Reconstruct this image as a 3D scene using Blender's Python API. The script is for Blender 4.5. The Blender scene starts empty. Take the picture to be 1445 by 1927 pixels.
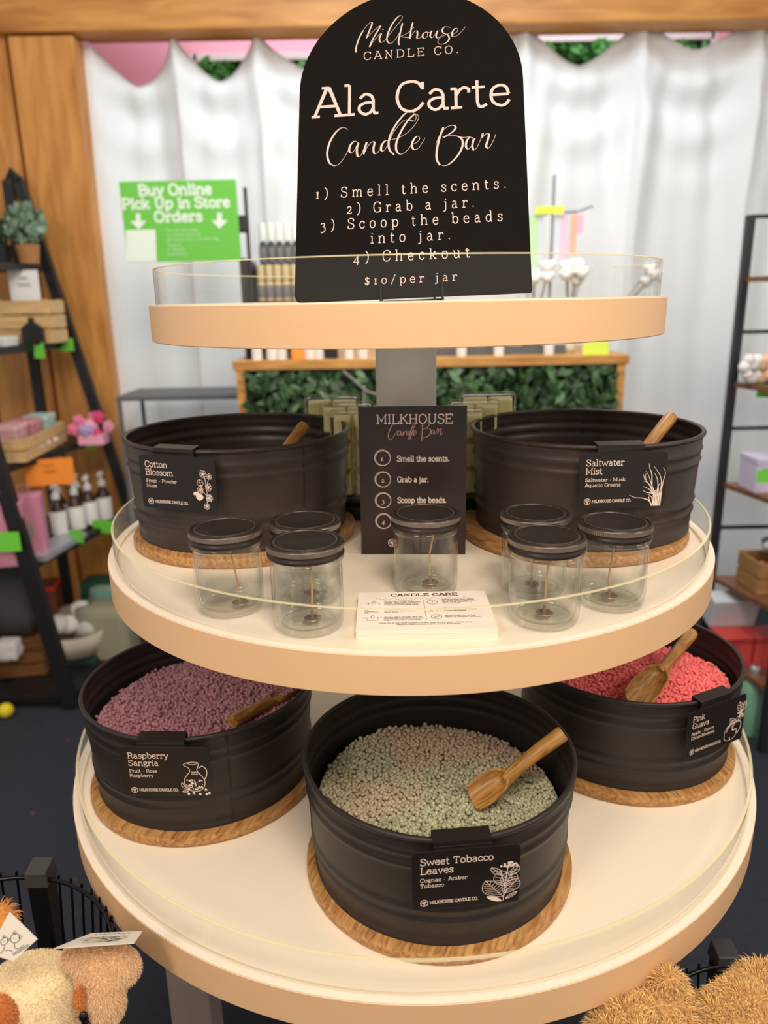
import bpy, bmesh, math, random
import numpy as np
from mathutils import Vector, Matrix, Euler

random.seed(7); rng = np.random.default_rng(11)
SC = bpy.context.scene
COL = SC.collection
PI = math.pi

# ------------------------------------------------------------------ camera
CAMZ = 1.47
FOC, PITCH, ROLL = 1400.7, 0.278227, 0.0178405
def cam_axes():
    cp, sp, cr, sr = math.cos(PITCH), math.sin(PITCH), math.cos(ROLL), math.sin(ROLL)
    f = np.array([0, cp, -sp]); r = np.array([1, 0, 0.]); d = np.array([0, -sp, -cp])
    return cr*r + sr*d, -sr*r + cr*d, f
CR, CD, CF = cam_axes()
cam = bpy.data.cameras.new('camera'); co = bpy.data.objects.new('camera', cam); COL.objects.link(co)
co.matrix_world = Matrix(((CR[0], -CD[0], -CF[0], 0), (CR[1], -CD[1], -CF[1], 0), (CR[2], -CD[2], -CF[2], CAMZ), (0, 0, 0, 1)))
cam.sensor_fit = 'HORIZONTAL'; cam.sensor_width = 36; cam.lens = 36*FOC/1445
cam.clip_start = 0.05
cam.dof.use_dof = True; cam.dof.focus_distance = 0.90; cam.dof.aperture_fstop = 4.4
SC.camera = co
def ray(px, py): return CR*(px-722.5)/FOC + CD*(py-963.5)/FOC + CF
def at(px, py, Y):                       # point of the place at depth Y behind that spot of the photo
    d = ray(px, py); return Vector(d*(Y/d[1])) + Vector((0, 0, CAMZ))
def on(px, py, z):                       # point on the horizontal plane z
    d = ray(px, py); return Vector(d*((z-CAMZ)/d[2])) + Vector((0, 0, CAMZ))

def at_x(px_, z, Y):                       # x at depth Y, height z for column px_
    x = 0
    for _ in range(6):
        d = Vector((x, Y, z-CAMZ)); cur = 722.5+FOC*float(np.dot(d, CR))/float(np.dot(d, CF)); x += (px_-cur)*.0018
    return x
# ------------------------------------------------------------------ light
W = bpy.data.worlds.new('world'); SC.world = W; W.use_nodes = True
W.node_tree.nodes['Background'].inputs[0].default_value = (1.0, .92, .85, 1)
W.node_tree.nodes['Background'].inputs[1].default_value = .58
def area(name, loc, target, size, power, col, sy=None):
    l = bpy.data.lights.new(name, 'AREA'); l.energy = power; l.color = col; l.size = size
    if sy: l.shape = 'RECTANGLE'; l.size_y = sy
    o = bpy.data.objects.new(name, l); COL.objects.link(o); o.location = loc
    o.rotation_euler = (Vector(target)-Vector(loc)).to_track_quat('-Z', 'Y').to_euler(); return o
area('ceiling_lamp_front', (.35, -.45, 2.9), (.05, 1.0, .9), .7, 37, (1, .83, .68))
area('ceiling_lamp_left', (-1.2, -.9, 2.35), (0, 1.1, .9), .5, 20, (1, .86, .74))
area('side_fill_right', (1.9, .2, 2.3), (.1, 1.2, 1.1), .5, 13, (1, .92, .78))  # added low side fill, brightens the right sides and between the tiers
area('ceiling_lamp_back', (.4, 1.9, 3.0), (.1, 1.2, .8), .6, 15, (1, .88, .74))
area('ceiling_panel_rear', (.2, 2.0, 3.2), (.3, 3.4, 1.5), 1.6, 26, (.82, .93, 1.0), .8)
area('rear_wall_fill', (.3, 3.72, 3.1), (.3, 4.1, 2.3), 2.6, 14, (1, .97, .97), .15)  # added fill strip, lifts the dark pink wall behind the beam
SC.view_settings.view_transform = 'Standard'; SC.view_settings.look = 'None'
SC.view_settings.gamma = 1; SC.view_settings.use_curve_mapping = False
SC.view_settings.exposure = -0.12
SC.cycles.transparent_max_bounces = 32

# ------------------------------------------------------------------ materials
def lin(c):
    return tuple(((x/255)/12.92 if x/255 <= .04045 else ((x/255+.055)/1.055)**2.4) for x in c)
MATS = {}
def mat(name, rgb, rough=.5, metal=0, spec=.5, noise=0, nscale=40, bump=0, bscale=200, island=0, coat=0, sheen=0):
    if name in MATS: return MATS[name]
    m = bpy.data.materials.new(name); m.use_nodes = True; nt = m.node_tree; b = nt.nodes['Principled BSDF']
    c = lin(rgb); b.inputs['Base Color'].default_value = (*c, 1)
    b.inputs['Roughness'].default_value = rough; b.inputs['Metallic'].default_value = metal
    b.inputs['Specular IOR Level'].default_value = spec
    b.inputs['Coat Weight'].default_value = coat
    b.inputs['Sheen Weight'].default_value = sheen
    tc = nt.nodes.new('ShaderNodeTexCoord')
    if noise or island:
        mix = nt.nodes.new('ShaderNodeMix'); mix.data_type = 'RGBA'
        lo = tuple(x*(1-max(noise, island)) for x in c); hi = tuple(min(1, x*(1+max(noise, island))) for x in c)
        mix.inputs[6].default_value = (*lo, 1); mix.inputs[7].default_value = (*hi, 1)
        if island:
            g = nt.nodes.new('ShaderNodeNewGeometry'); nt.links.new(g.outputs['Random Per Island'], mix.inputs[0])
        else:
            n = nt.nodes.new('ShaderNodeTexNoise'); n.inputs['Scale'].default_value = nscale; n.inputs['Detail'].default_value = 5
            nt.links.new(tc.outputs['Object'], n.inputs['Vector']); nt.links.new(n.outputs[0], mix.inputs[0])
        nt.links.new(mix.outputs[2], b.inputs['Base Color'])
    if bump:
        n = nt.nodes.new('ShaderNodeTexNoise'); n.inputs['Scale'].default_value = bscale; n.inputs['Detail'].default_value = 3
        bp = nt.nodes.new('ShaderNodeBump'); bp.inputs['Strength'].default_value = bump; bp.inputs['Distance'].default_value = .002
        nt.links.new(tc.outputs['Object'], n.inputs['Vector']); nt.links.new(n.outputs[0], bp.inputs['Height']); nt.links.new(bp.outputs[0], b.inputs['Normal'])
    MATS[name] = m; return m
def wood(name, a, b_, scale=6, axis=0, stretch=10, rough=.5, knots=0, dark=None):
    if name in MATS: return MATS[name]
    m = bpy.data.materials.new(name); m.use_nodes = True; nt = m.node_tree; b = nt.nodes['Principled BSDF']
    tc = nt.nodes.new('ShaderNodeTexCoord'); mp = nt.nodes.new('ShaderNodeMapping')
    s = [stretch]*3; s[axis] = 1; mp.inputs['Scale'].default_value = s
    n = nt.nodes.new('ShaderNodeTexNoise'); n.inputs['Scale'].default_value = scale; n.inputs['Detail'].default_value = 8; n.inputs['Distortion'].default_value = .6
    cr = nt.nodes.new('ShaderNodeValToRGB'); e = cr.color_ramp.elements
    e[0].position = .33; e[0].color = (*lin(a), 1); e[1].position = .68; e[1].color = (*lin(b_), 1)
    if dark: x = e.new(.25); x.color = (*lin(dark), 1)
    nt.links.new(tc.outputs['Object'], mp.inputs[0]); nt.links.new(mp.outputs[0], n.inputs['Vector']); nt.links.new(n.outputs[0], cr.inputs[0])
    out = cr.outputs[0]
    if knots:
        v = nt.nodes.new('ShaderNodeTexVoronoi'); v.inputs['Scale'].default_value = knots
        mp2 = nt.nodes.new('ShaderNodeMapping'); s2 = [1.6]*3; s2[axis] = .7; mp2.inputs['Scale'].default_value = s2
        nt.links.new(tc.outputs['Object'], mp2.inputs[0]); nt.links.new(mp2.outputs[0], v.inputs['Vector'])
        r = nt.nodes.new('ShaderNodeMapRange'); r.inputs[1].default_value = .05; r.inputs[2].default_value = .13; r.inputs[3].default_value = .55; r.inputs[4].default_value = 0
        nt.links.new(v.outputs['Distance'], r.inputs[0])
        mx = nt.nodes.new('ShaderNodeMix'); mx.data_type = 'RGBA'; mx.inputs[7].default_value = (*lin((120, 66, 26)), 1)
        nt.links.new(r.outputs[0], mx.inputs[0]); nt.links.new(out, mx.inputs[6]); out = mx.outputs[2]
    nt.links.new(out, b.inputs['Base Color'])
    bp = nt.nodes.new('ShaderNodeBump'); bp.inputs['Strength'].default_value = .25; bp.inputs['Distance'].default_value = .001
    nt.links.new(n.outputs[0], bp.inputs['Height']); nt.links.new(bp.outputs[0], b.inputs['Normal'])
    b.inputs['Roughness'].default_value = rough
    MATS[name] = m; return m
def clear(name, tint=(1, 1, 1), glass=0.0, rough=.02, fog=0.0, fogcol=(230, 225, 210), pw_=5.0, edge=.75):
    """thin clear sheet: mostly see-through, fresnel gloss, optional refraction share"""
    if name in MATS: return MATS[name]
    m = bpy.data.materials.new(name); m.use_nodes = True; nt = m.node_tree
    for n in list(nt.nodes): nt.nodes.remove(n)
    out = nt.nodes.new('ShaderNodeOutputMaterial')
    tr = nt.nodes.new('ShaderNodeBsdfTransparent'); tr.inputs[0].default_value = (*tint, 1)
    gl = nt.nodes.new('ShaderNodeBsdfGlossy'); gl.inputs['Roughness'].default_value = rough
    lw = nt.nodes.new('ShaderNodeLayerWeight'); lw.inputs[0].default_value = .5
    pw = nt.nodes.new('ShaderNodeMath'); pw.operation = 'POWER'; pw.inputs[1].default_value = pw_; fr = nt.nodes.new('ShaderNodeMath'); fr.operation = 'MULTIPLY_ADD'; fr.inputs[1].default_value = edge; fr.inputs[2].default_value = .035
    nt.links.new(lw.outputs['Facing'], pw.inputs[0]); nt.links.new(pw.outputs[0], fr.inputs[0])
    mx = nt.nodes.new('ShaderNodeMixShader')
    nt.links.new(fr.outputs[0], mx.inputs[0]); nt.links.new(tr.outputs[0], mx.inputs[1]); nt.links.new(gl.outputs[0], mx.inputs[2])
    last = mx
    if glass:
        g = nt.nodes.new('ShaderNodeBsdfGlass'); g.inputs['IOR'].default_value = 1.45; g.inputs['Roughness'].default_value = 0; g.inputs[0].default_value = (*tint, 1)
        m2 = nt.nodes.new('ShaderNodeMixShader'); m2.inputs[0].default_value = glass
        nt.links.new(last.outputs[0], m2.inputs[1]); nt.links.new(g.outputs[0], m2.inputs[2]); last = m2
    if fog:
        d = nt.nodes.new('ShaderNodeBsdfDiffuse'); d.inputs[0].default_value = (*lin(fogcol), 1)
        m2 = nt.nodes.new('ShaderNodeMixShader'); m2.inputs[0].default_value = fog
        nt.links.new(last.outputs[0], m2.inputs[1]); nt.links.new(d.outputs[0], m2.inputs[2]); last = m2
    nt.links.new(last.outputs[0], out.inputs[0]); MATS[name] = m; return m

# ------------------------------------------------------------------ mesh helpers
class MB:
    def __init__(s): s.v = []; s.f = []
    def add(s, vs, fs):
        o = len(s.v); s.v += [tuple(v) for v in vs]; s.f += [tuple(i+o for i in f) for f in fs]; return s
    def box(s, c, size, R=None):
        x, y, z = [k/2 for k in size]
        vs = [Vector((sx*x, sy*y, sz*z)) for sz in (-1, 1) for sy in (-1, 1) for sx in (-1, 1)]
        if R: vs = [R @ v for v in vs]
        c = Vector(c)
        return s.add([v+c for v in vs], [(0, 2, 3, 1), (4, 5, 7, 6), (0, 1, 5, 4), (2, 6, 7, 3), (0, 4, 6, 2), (1, 3, 7, 5)])
    def lathe(s, prof, n=48, c=(0, 0, 0), closed=False, a0=0, a1=2*PI):
        full = abs(a1-a0-2*PI) < 1e-6; m = n if full else n+1; k = len(prof); vs = []
        for i in range(m):
            a = a0+(a1-a0)*i/n; ca, sa = math.cos(a), math.sin(a)
            for r, z in prof: vs.append((c[0]+r*ca, c[1]+r*sa, c[2]+z))
        fs = []
        for i in range(n):
            j = (i+1) % m
            for q in range(k if closed else k-1):
                q2 = (q+1) % k
                a, b, c2, d = i*k+q, j*k+q, j*k+q2, i*k+q2
                if prof[q][0] < 1e-7: fs.append((a, c2, d))
                elif prof[q2][0] < 1e-7: fs.append((a, b, d))
                else: fs.append((a, b, c2, d))
        return s.add(vs, fs)
    def tube(s, pts, r, n=8, cap=True):
        pts = [Vector(p) for p in pts]; rs = r if isinstance(r, (list, tuple)) else [r]*len(pts)
        t0 = (pts[1]-pts[0]).normalized(); u = t0.orthogonal().normalized(); vs = []; fs = []
        for i, p in enumerate(pts):
            t = (pts[min(i+1, len(pts)-1)]-pts[max(i-1, 0)]).normalized()
            u = (u-u.dot(t)*t).normalized(); w = t.cross(u)
            for k in range(n):
                a = 2*PI*k/n; vs.append(p+rs[i]*(math.cos(a)*u+math.sin(a)*w))
        for i in range(len(pts)-1):
            for k in range(n):
                k2 = (k+1) % n; fs.append((i*n+k, i*n+k2, (i+1)*n+k2, (i+1)*n+k))
        if cap: fs.append(tuple(range(n-1, -1, -1))); fs.append(tuple(range((len(pts)-1)*n, len(pts)*n)))
        return s.add(vs, fs)
    def ball(s, c, r, sc=(1, 1, 1), nu=12, nv=8, R=None):
        vs = [(0, 0, 1)]
        for j in range(1, nv):
            p = PI*j/nv
            for i in range(nu):
                a = 2*PI*i/nu; vs.append((math.sin(p)*math.cos(a), math.sin(p)*math.sin(a), math.cos(p)))
        vs.append((0, 0, -1)); fs = []
        for i in range(nu): fs.append((0, 1+i, 1+(i+1) % nu))
        for j in range(nv-2):
            for i in range(nu):
                a = 1+j*nu+i; b = 1+j*nu+(i+1) % nu; fs.append((a, a+nu, b+nu, b))
        o = 1+(nv-2)*nu; L = len(vs)-1
        for i in range(nu): fs.append((L, o+(i+1) % nu, o+i))
        out = []
        for v in vs:
            v = Vector((v[0]*sc[0]*r, v[1]*sc[1]*r, v[2]*sc[2]*r))
            if R: v = R @ v
            out.append(v+Vector(c))
        return s.add(out, fs)
    def prism(s, poly, z0, z1):
        n = len(poly); vs = [(x, y, z0) for x, y in poly]+[(x, y, z1) for x, y in poly]
        return s.add(vs, [tuple(range(n-1, -1, -1)), tuple(range(n, 2*n))]+[(i, (i+1) % n, n+(i+1) % n, n+i) for i in range(n)])
    def xf(s, M): s.v = [tuple(M @ Vector(v)) for v in s.v]; return s
    def build(s, name, m, parent=None, smooth=False, bevel=0, auto=None, **p):
        me = bpy.data.meshes.new(name); me.from_pydata([tuple(v) for v in s.v], [], s.f); me.materials.append(m)
        me.update()
        if smooth or auto: me.polygons.foreach_set('use_smooth', [True]*len(me.polygons))
        if auto:
            try: me.set_sharp_from_angle(angle=math.radians(auto))
            except Exception: pass
        o = bpy.data.objects.new(name, me); COL.objects.link(o)
        if parent: o.parent = parent
        if bevel:
            b = o.modifiers.new('bevel', 'BEVEL'); b.width = bevel; b.segments = 2; b.limit_method = 'ANGLE'; b.angle_limit = .7
        for k, v in p.items(): o[k] = v
        return o
def tag(o, label, cat, group=None, kind=None):
    o['label'] = label; o['category'] = cat
    if group: o['group'] = group
    if kind: o['kind'] = kind
    return o
def thing(name, label, cat, loc=(0, 0, 0), rz=0, group=None, M=None):
    o = bpy.data.objects.new(name, None); COL.objects.link(o); o.empty_display_size = .02
    if M is not None: o.matrix_world = M
    else: o.location = loc; o.rotation_euler = (0, 0, rz)
    return tag(o, label, cat, group)
def copy_tree(o, parent=None):
    c = o.copy(); COL.objects.link(c)
    if parent: c.parent = parent
    for ch in list(o.children): copy_tree(ch, c)
    return c
def frame(o, u, v):                       # matrix whose x is u, y is v, z is normal
    u = Vector(u).normalized(); n = u.cross(Vector(v)).normalized(); v = n.cross(u)
    M = Matrix.Identity(4)
    for i in range(3): M[i][0] = u[i]; M[i][1] = v[i]; M[i][2] = n[i]; M[i][3] = Vector(o)[i]
    return M
def rrect(w, h, r, n=5, x0=0, y0=0):
    P = []
    for cx, cy, a in ((w/2-r, h/2-r, 0), (-w/2+r, h/2-r, 90), (-w/2+r, -h/2+r, 180), (w/2-r, -h/2+r, 270)):
        for i in range(n+1):
            t = math.radians(a+90*i/n); P.append((x0+cx+r*math.cos(t), y0+cy+r*math.sin(t)))
    return P

# ------------------------------------------------------------------ lettering: a slab-serif stroke alphabet
# s = straight polyline, c = smooth curve, units 1/100 of the cap height
G = {
'A': (84, 's 8,0 40,100 46,100 78,0;s 19,34 67,34;s 0,0 22,0;s 62,0 88,0;s 26,100 46,100'),
'B': (80, 's 16,0 16,100;s 4,100 44,100;c 44,100 64,92 66,76 58,58 40,53;s 16,53 46,53;c 46,53 70,46 74,28 66,6 46,0;s 4,0 46,0'),
'C': (82, 'c 76,74 64,96 42,102 18,90 8,50 18,12 42,-2 64,6 78,26;s 76,72 76,98'),
'D': (86, 's 16,0 16,100;s 4,100 40,100;c 40,100 66,94 78,70 80,50 78,30 66,6 40,0;s 4,0 40,0'),
'E': (78, 's 16,0 16,100;s 4,100 70,100 70,78;s 16,52 50,52;s 50,42 50,62;s 4,0 72,0 72,24'),
'F': (74, 's 16,0 16,100;s 4,100 70,100 70,78;s 16,50 50,50;s 50,40 50,60;s 4,0 32,0'),
'G': (88, 'c 76,76 64,96 42,102 18,90 8,50 18,12 42,-2 64,4 76,16;s 76,74 76,98;s 76,0 76,42;s 54,42 86,42'),
'H': (90, 's 16,0 16,100;s 72,0 72,100;s 16,52 72,52;s 4,0 28,0;s 4,100 28,100;s 60,0 84,0;s 60,100 84,100'),
'I': (40, 's 20,0 20,100;s 6,0 34,0;s 6,100 34,100'),
'K': (86, 's 16,0 16,100;s 72,100 18,44;s 34,60 74,0;s 4,0 30,0;s 4,100 28,100;s 60,0 86,0;s 58,100 82,100'),
'L': (74, 's 18,0 18,100;s 4,100 32,100;s 4,0 70,0 70,26'),
'M': (104, 's 16,0 16,100 50,24 86,100 86,0;s 2,100 16,100;s 86,100 100,100;s 4,0 28,0;s 74,0 100,0'),
'N': (90, 's 16,0 16,100 72,0 72,100;s 2,100 16,100;s 4,0 28,0;s 60,100 84,100'),
'O': (88, 'c 42,-2 18,10 8,50 18,90 42,102 66,90 78,50 66,10 42,-2'),
'P': (76, 's 16,0 16,100;s 4,100 44,100;c 44,100 66,92 70,72 64,52 44,44;s 16,44 44,44;s 4,0 34,0'),
'R': (84, 's 16,0 16,100;s 4,100 44,100;c 44,100 64,92 68,74 62,56 44,50;s 16,50 46,50;s 46,50 74,0;s 4,0 32,0;s 66,0 84,0'),
'S': (72, 'c 60,76 54,96 34,102 14,94 10,76 20,60 40,50 60,40 64,22 54,4 34,-2 14,6 8,26;s 61,74 61,98;s 8,2 8,28'),
'T': (82, 's 40,0 40,100;s 8,76 8,100 72,100 72,76;s 26,0 54,0'),
'U': (88, 's 16,100 16,34;c 16,34 22,8 42,-2 62,8 70,34;s 70,34 70,100;s 4,100 28,100;s 58,100 82,100'),
'W': (120, 's 10,100 34,0 58,90 82,0 106,100;s 0,100 24,100;s 94,100 118,100'),
'a': (66, 'c 12,54 26,68 42,62 48,46;s 48,50 48,10 52,0 62,0;c 48,38 28,38 12,28 12,10 26,-2 40,4 48,18'),
'b': (70, 's 14,0 14,104;s 2,104 14,104;c 14,40 24,64 40,68 58,54 62,34 56,10 40,-2 24,6 14,28'),
'c': (60, 'c 52,46 44,64 32,68 14,56 8,34 14,10 32,-2 46,4 55,18;s 52,44 52,64'),
'd': (70, 's 54,0 54,104;s 42,104 54,104;s 54,0 66,0;c 54,40 46,62 30,68 14,56 8,34 14,10 30,-2 44,6 54,28'),
'e': (62, 's 8,36 54,36;c 54,36 48,60 32,68 14,58 8,34 14,10 32,-2 46,2 55,16'),
'f': (44, 's 18,0 18,78;c 18,78 22,98 34,104 46,98;s 4,66 38,66;s 6,0 32,0'),
'g': (66, 'c 28,68 12,60 10,46 16,30 30,26 46,34 48,50 42,64 28,68;s 44,60 62,68;c 18,30 12,18 22,10 46,6 58,-6 52,-22 30,-28 10,-22 8,-8 18,4'),
'h': (74, 's 14,0 14,104;s 2,104 14,104;s 2,0 26,0;c 14,42 26,62 42,68 56,58 58,42;s 58,42 58,0;s 46,0 70,0'),
'i': (34, 's 18,0 18,66;s 6,66 18,66;s 4,0 32,0;d 18,92'),
'j': (34, 's 20,66 20,-8;c 20,-8 16,-22 6,-28 -4,-26;s 6,66 20,66;d 20,92'),
'k': (72, 's 14,0 14,104;s 2,104 14,104;s 2,0 26,0;s 54,66 16,28;s 28,40 58,0;s 42,66 64,66;s 48,0 70,0'),
'l': (34, 's 18,0 18,104;s 4,104 18,104;s 4,0 32,0'),
'm': (108, 's 14,0 14,66;s 2,66 14,66;s 2,0 26,0;c 14,42 24,62 38,68 50,58 52,42;s 52,42 52,0;s 42,0 62,0;c 52,42 62,62 76,68 88,58 90,42;s 90,42 90,0;s 80,0 102,0'),
'n': (74, 's 14,0 14,66;s 2,66 14,66;s 2,0 26,0;c 14,42 26,62 42,68 56,58 58,42;s 58,42 58,0;s 46,0 70,0'),
'o': (66, 'c 32,-2 14,8 8,34 14,60 32,68 50,60 56,34 50,8 32,-2'),
'p': (70, 's 14,-28 14,66;s 2,66 14,66;s 2,-28 28,-28;c 14,40 24,64 40,68 58,54 62,34 56,10 40,-2 24,6 14,28'),
'q': (70, 's 54,-28 54,66;s 42,-28 66,-28;c 54,40 46,62 30,68 14,56 8,34 14,10 30,-2 44,6 54,28'),
'r': (54, 's 16,0 16,66;s 2,66 16,66;s 2,0 32,0;c 16,40 26,60 38,68 50,62;s 50,50 50,64'),
's': (56, 'c 46,52 40,64 26,68 12,60 12,48 24,38 40,30 48,18 42,4 28,-2 14,4 8,16;s 47,48 47,64;s 8,2 8,18'),
't': (46, 's 18,90 18,16;c 18,16 22,0 32,-2 42,6;s 4,66 38,66'),
'u': (72, 's 14,66 14,24;c 14,24 18,6 32,-2 46,6 56,24;s 56,66 56,0;s 2,66 14,66;s 44,66 56,66;s 56,0 68,0'),
'v': (66, 's 8,66 32,0 56,66;s 0,66 20,66;s 46,66 66,66'),
'w': (96, 's 8,66 28,0 48,60 68,0 88,66;s 0,66 20,66;s 78,66 98,66'),
'x': (66, 's 10,66 56,0;s 56,66 10,0;s 0,0 20,0;s 46,0 66,0;s 2,66 20,66;s 46,66 64,66'),
'y': (66, 's 8,66 34,4;s 58,66 26,-18;c 26,-18 20,-28 8,-26;s 0,66 20,66;s 46,66 66,66'),
'z': (60, 's 10,52 10,66 52,66 10,0 54,0 54,14'),
'0': (66, 'c 32,-2 14,12 8,34 14,58 32,68 50,58 56,34 50,12 32,-2'),
'1': (40, 's 20,0 20,68 6,60;s 6,0 34,0'),
'2': (62, 'c 10,50 16,64 30,70 46,62 48,48 38,30 10,2;s 8,0 52,0 52,12'),
'3': (62, 'c 12,54 20,66 34,68 48,58 44,42 30,34;c 30,34 50,26 54,4 40,-20 22,-26 8,-16'),
'4': (66, 's 42,-26 42,66 8,4 58,4'),
'/': (52, 's 4,-10 46,106'),
')': (46, 'c 10,108 30,84 36,46 30,8 10,-20'),
'.': (30, 'd 14,6'), ',': (30, 's 16,6 10,-14'), '$': (62, 'c 52,66 44,78 30,80 14,72 14,56 28,44 46,34 50,18 42,4 28,0 12,4 8,18;s 30,92 30,-12'),
'*': (56, 'd 27,34'), '"': (36, 's 10,100 10,78;s 24,100 24,78'), '(': (46, 'c 34,108 16,84 10,46 16,8 34,-20'), '-': (50, 's 8,36 40,36'),
}
def catmull(P, sub=5):
    if len(P) < 3: return P
    closed = (abs(P[0][0]-P[-1][0])+abs(P[0][1]-P[-1][1])) < 1e-9
    Q = ([P[-2]] if closed else [P[0]])+list(P)+([P[1]] if closed else [P[-1]]); out = []
    for i in range(1, len(Q)-2):
        p0, p1, p2, p3 = [np.array(q, float) for q in Q[i-1:i+3]]
        for k in range(sub):
            t = k/sub; out.append(tuple(.5*((2*p1)+(-p0+p2)*t+(2*p0-5*p1+4*p2-p3)*t*t+(-p0+3*p1-3*p2+p3)*t**3)))
    out.append(tuple(P[-1])); return out
class Ink:
    """flat printed marks: ribbons a hair above a surface (x right, y up, z out)"""
    def __init__(s, z=.0004): s.mb = MB(); s.z = z; s.k = 0
    def stroke(s, P, w, wf=None):
        n = len(P)
        if n < 2: return
        s.k += 1; z = s.z+(s.k % 7)*1e-5; L = []; R = []
        for i in range(n):
            a = np.array(P[max(i-1, 0)]); b = np.array(P[min(i+1, n-1)]); t = b-a; l = np.hypot(*t)+1e-12; t = t/l
            ww = w if wf is None else w*wf(t, i/(n-1))
            m = 1.0
            if 0 < i < n-1:
                t1 = np.array(P[i])-a; t2 = b-np.array(P[i]); c = (t1@t2)/((np.hypot(*t1)+1e-12)*(np.hypot(*t2)+1e-12)); m = min(2.2, 1/math.sqrt(max(.2, (1+c)/2)))
            nn = np.array([-t[1], t[0]])*ww/2*m; p = np.array(P[i]); L.append(p+nn); R.append(p-nn)
        vs = [(q[0], q[1], z) for q in L]+[(q[0], q[1], z) for q in R]
        s.mb.add(vs, [(i+n, i+1+n, i+1, i) for i in range(n-1)])
    def text(s, t, x, y, h, width=None, weight=.1, align='l', slant=0, space=1.0, sub=4, track=0, stretch=1.0):
        adv = []
        for ch in t: adv.append((38 if ch == ' ' else G.get(ch, (60, ''))[0])*space+track)
        tot = sum(adv)-track; sx = h/100*stretch if width is None else width/max(tot-4, 1); sy = h/100
        cx = x-(tot*sx/2 if align == 'c' else (tot*sx if align == 'r' else 0))
        for ch, a in zip(t, adv):
            if ch in G:
                for part in G[ch][1].split(';'):
                    P = [tuple(float(q) for q in w.split(',')) for w in part[2:].split()]
                    if part[0] == 'd':
                        s.disc(cx+(P[0][0]+slant*P[0][1])*sx, y+P[0][1]*sy, weight*h*.72, 10); continue
                    if part[0] == 'c': P = catmull(P, sub)
                    P = [(cx+(p[0]+slant*p[1])*sx, y+p[1]*sy) for p in P]
                    # square ends: extend straight strokes slightly
                    s.stroke(P, weight*h)
            cx += a*sx
    def line(s, P, w, smooth=True, wf=None): s.stroke(catmull(P, 5) if smooth else P, w, wf)
    def poly(s, P): s.k += 1; s.mb.add([(x, y, s.z+(s.k % 7)*1e-5) for x, y in P], [tuple(range(len(P)))])
    def ring(s, cx, cy, r, w, n=28): s.stroke([(cx+r*math.cos(2*PI*i/n), cy+r*math.sin(2*PI*i/n)) for i in range(n+1)], w)
    def disc(s, cx, cy, r, n=14, ry=None): s.poly([(cx+r*math.cos(2*PI*i/n), cy+(ry or r)*math.sin(2*PI*i/n)) for i in range(n)])
    def build(s, name, m, parent, **k): return s.mb.build(name, m, parent, **k)
def callig(lo=.25, hi=1.0):
    return lambda t, u: lo+(hi-lo)*max(0., -t[1])**1.3 if t[1] < 0 else lo

# ------------------------------------------------------------------ materials of this place
white = mat('cream_laminate', (248, 236, 214), .35, noise=.02, nscale=8)
edgeb = mat('tan_edge_band', (232, 190, 144), .45, noise=.03, nscale=12, bump=.05)
bandt = mat('pale_band_top', (250, 238, 214), .4)
polem = mat('grey_post', (248, 244, 232), .4)
acr = clear('acrylic', (.985, .985, .97), fog=.012)
acre = clear('acrylic_edge', (.95, .95, .86), fog=.62, fogcol=(236, 226, 186))
tubm = mat('black_zinc', (60, 50, 45), .42, metal=.2, spec=.45, noise=.42, nscale=26, bump=.12, bscale=60)
tubb = mat('black_zinc_smooth', (47, 41, 39), .42, metal=.2, spec=.4, noise=.18, nscale=30, bump=.06, bscale=80)
boardw = wood('mango_board', (146, 98, 50), (200, 152, 92), 22, 0, 9, .5, dark=(96, 56, 24))
scoopw = wood('scoop_wood', (140, 92, 40), (196, 146, 78), 30, 0, 8, .4, dark=(90, 54, 22))
cardb = mat('card_black', (30, 24, 22), .32, noise=.15, nscale=60)
signb = mat('sign_black', (22, 19, 18), .8, spec=.06, noise=.1, nscale=40)
ink = mat('ink_cream', (238, 214, 198), .6)
inkd = mat('ink_dark', (60, 48, 42), .6)
inkg = mat('ink_brown_thin', (128, 106, 92), .6)
blackm = mat('black_metal', (18, 18, 19), .35, metal=.3)
blackp = mat('black_plastic', (24, 24, 25), .45)
navy = mat('navy_carpet', (38, 41, 52), .95, noise=.35, nscale=60, bump=.6, bscale=500)

# ------------------------------------------------------------------ setting
fl = MB().box((0.3, 1.2, -.02), (7, 6.2, .04)).build('floor', navy, kind='structure')
spk = MB()
for i in range(700):
    x, y = random.uniform(-2.4, 2.6), random.uniform(-.4, 3.2); r = random.uniform(.003, .009); a = random.random()*6
    spk.add([(x+r*math.cos(a+t*PI/2.5), y+r*math.sin(a+t*PI/2.5), .0012) for t in range(5)], [(0, 1, 2, 3, 4)])
spk.build('carpet_fleck', mat('fleck_rust', (92, 58, 54), .95), fl, kind='stuff')

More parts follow.
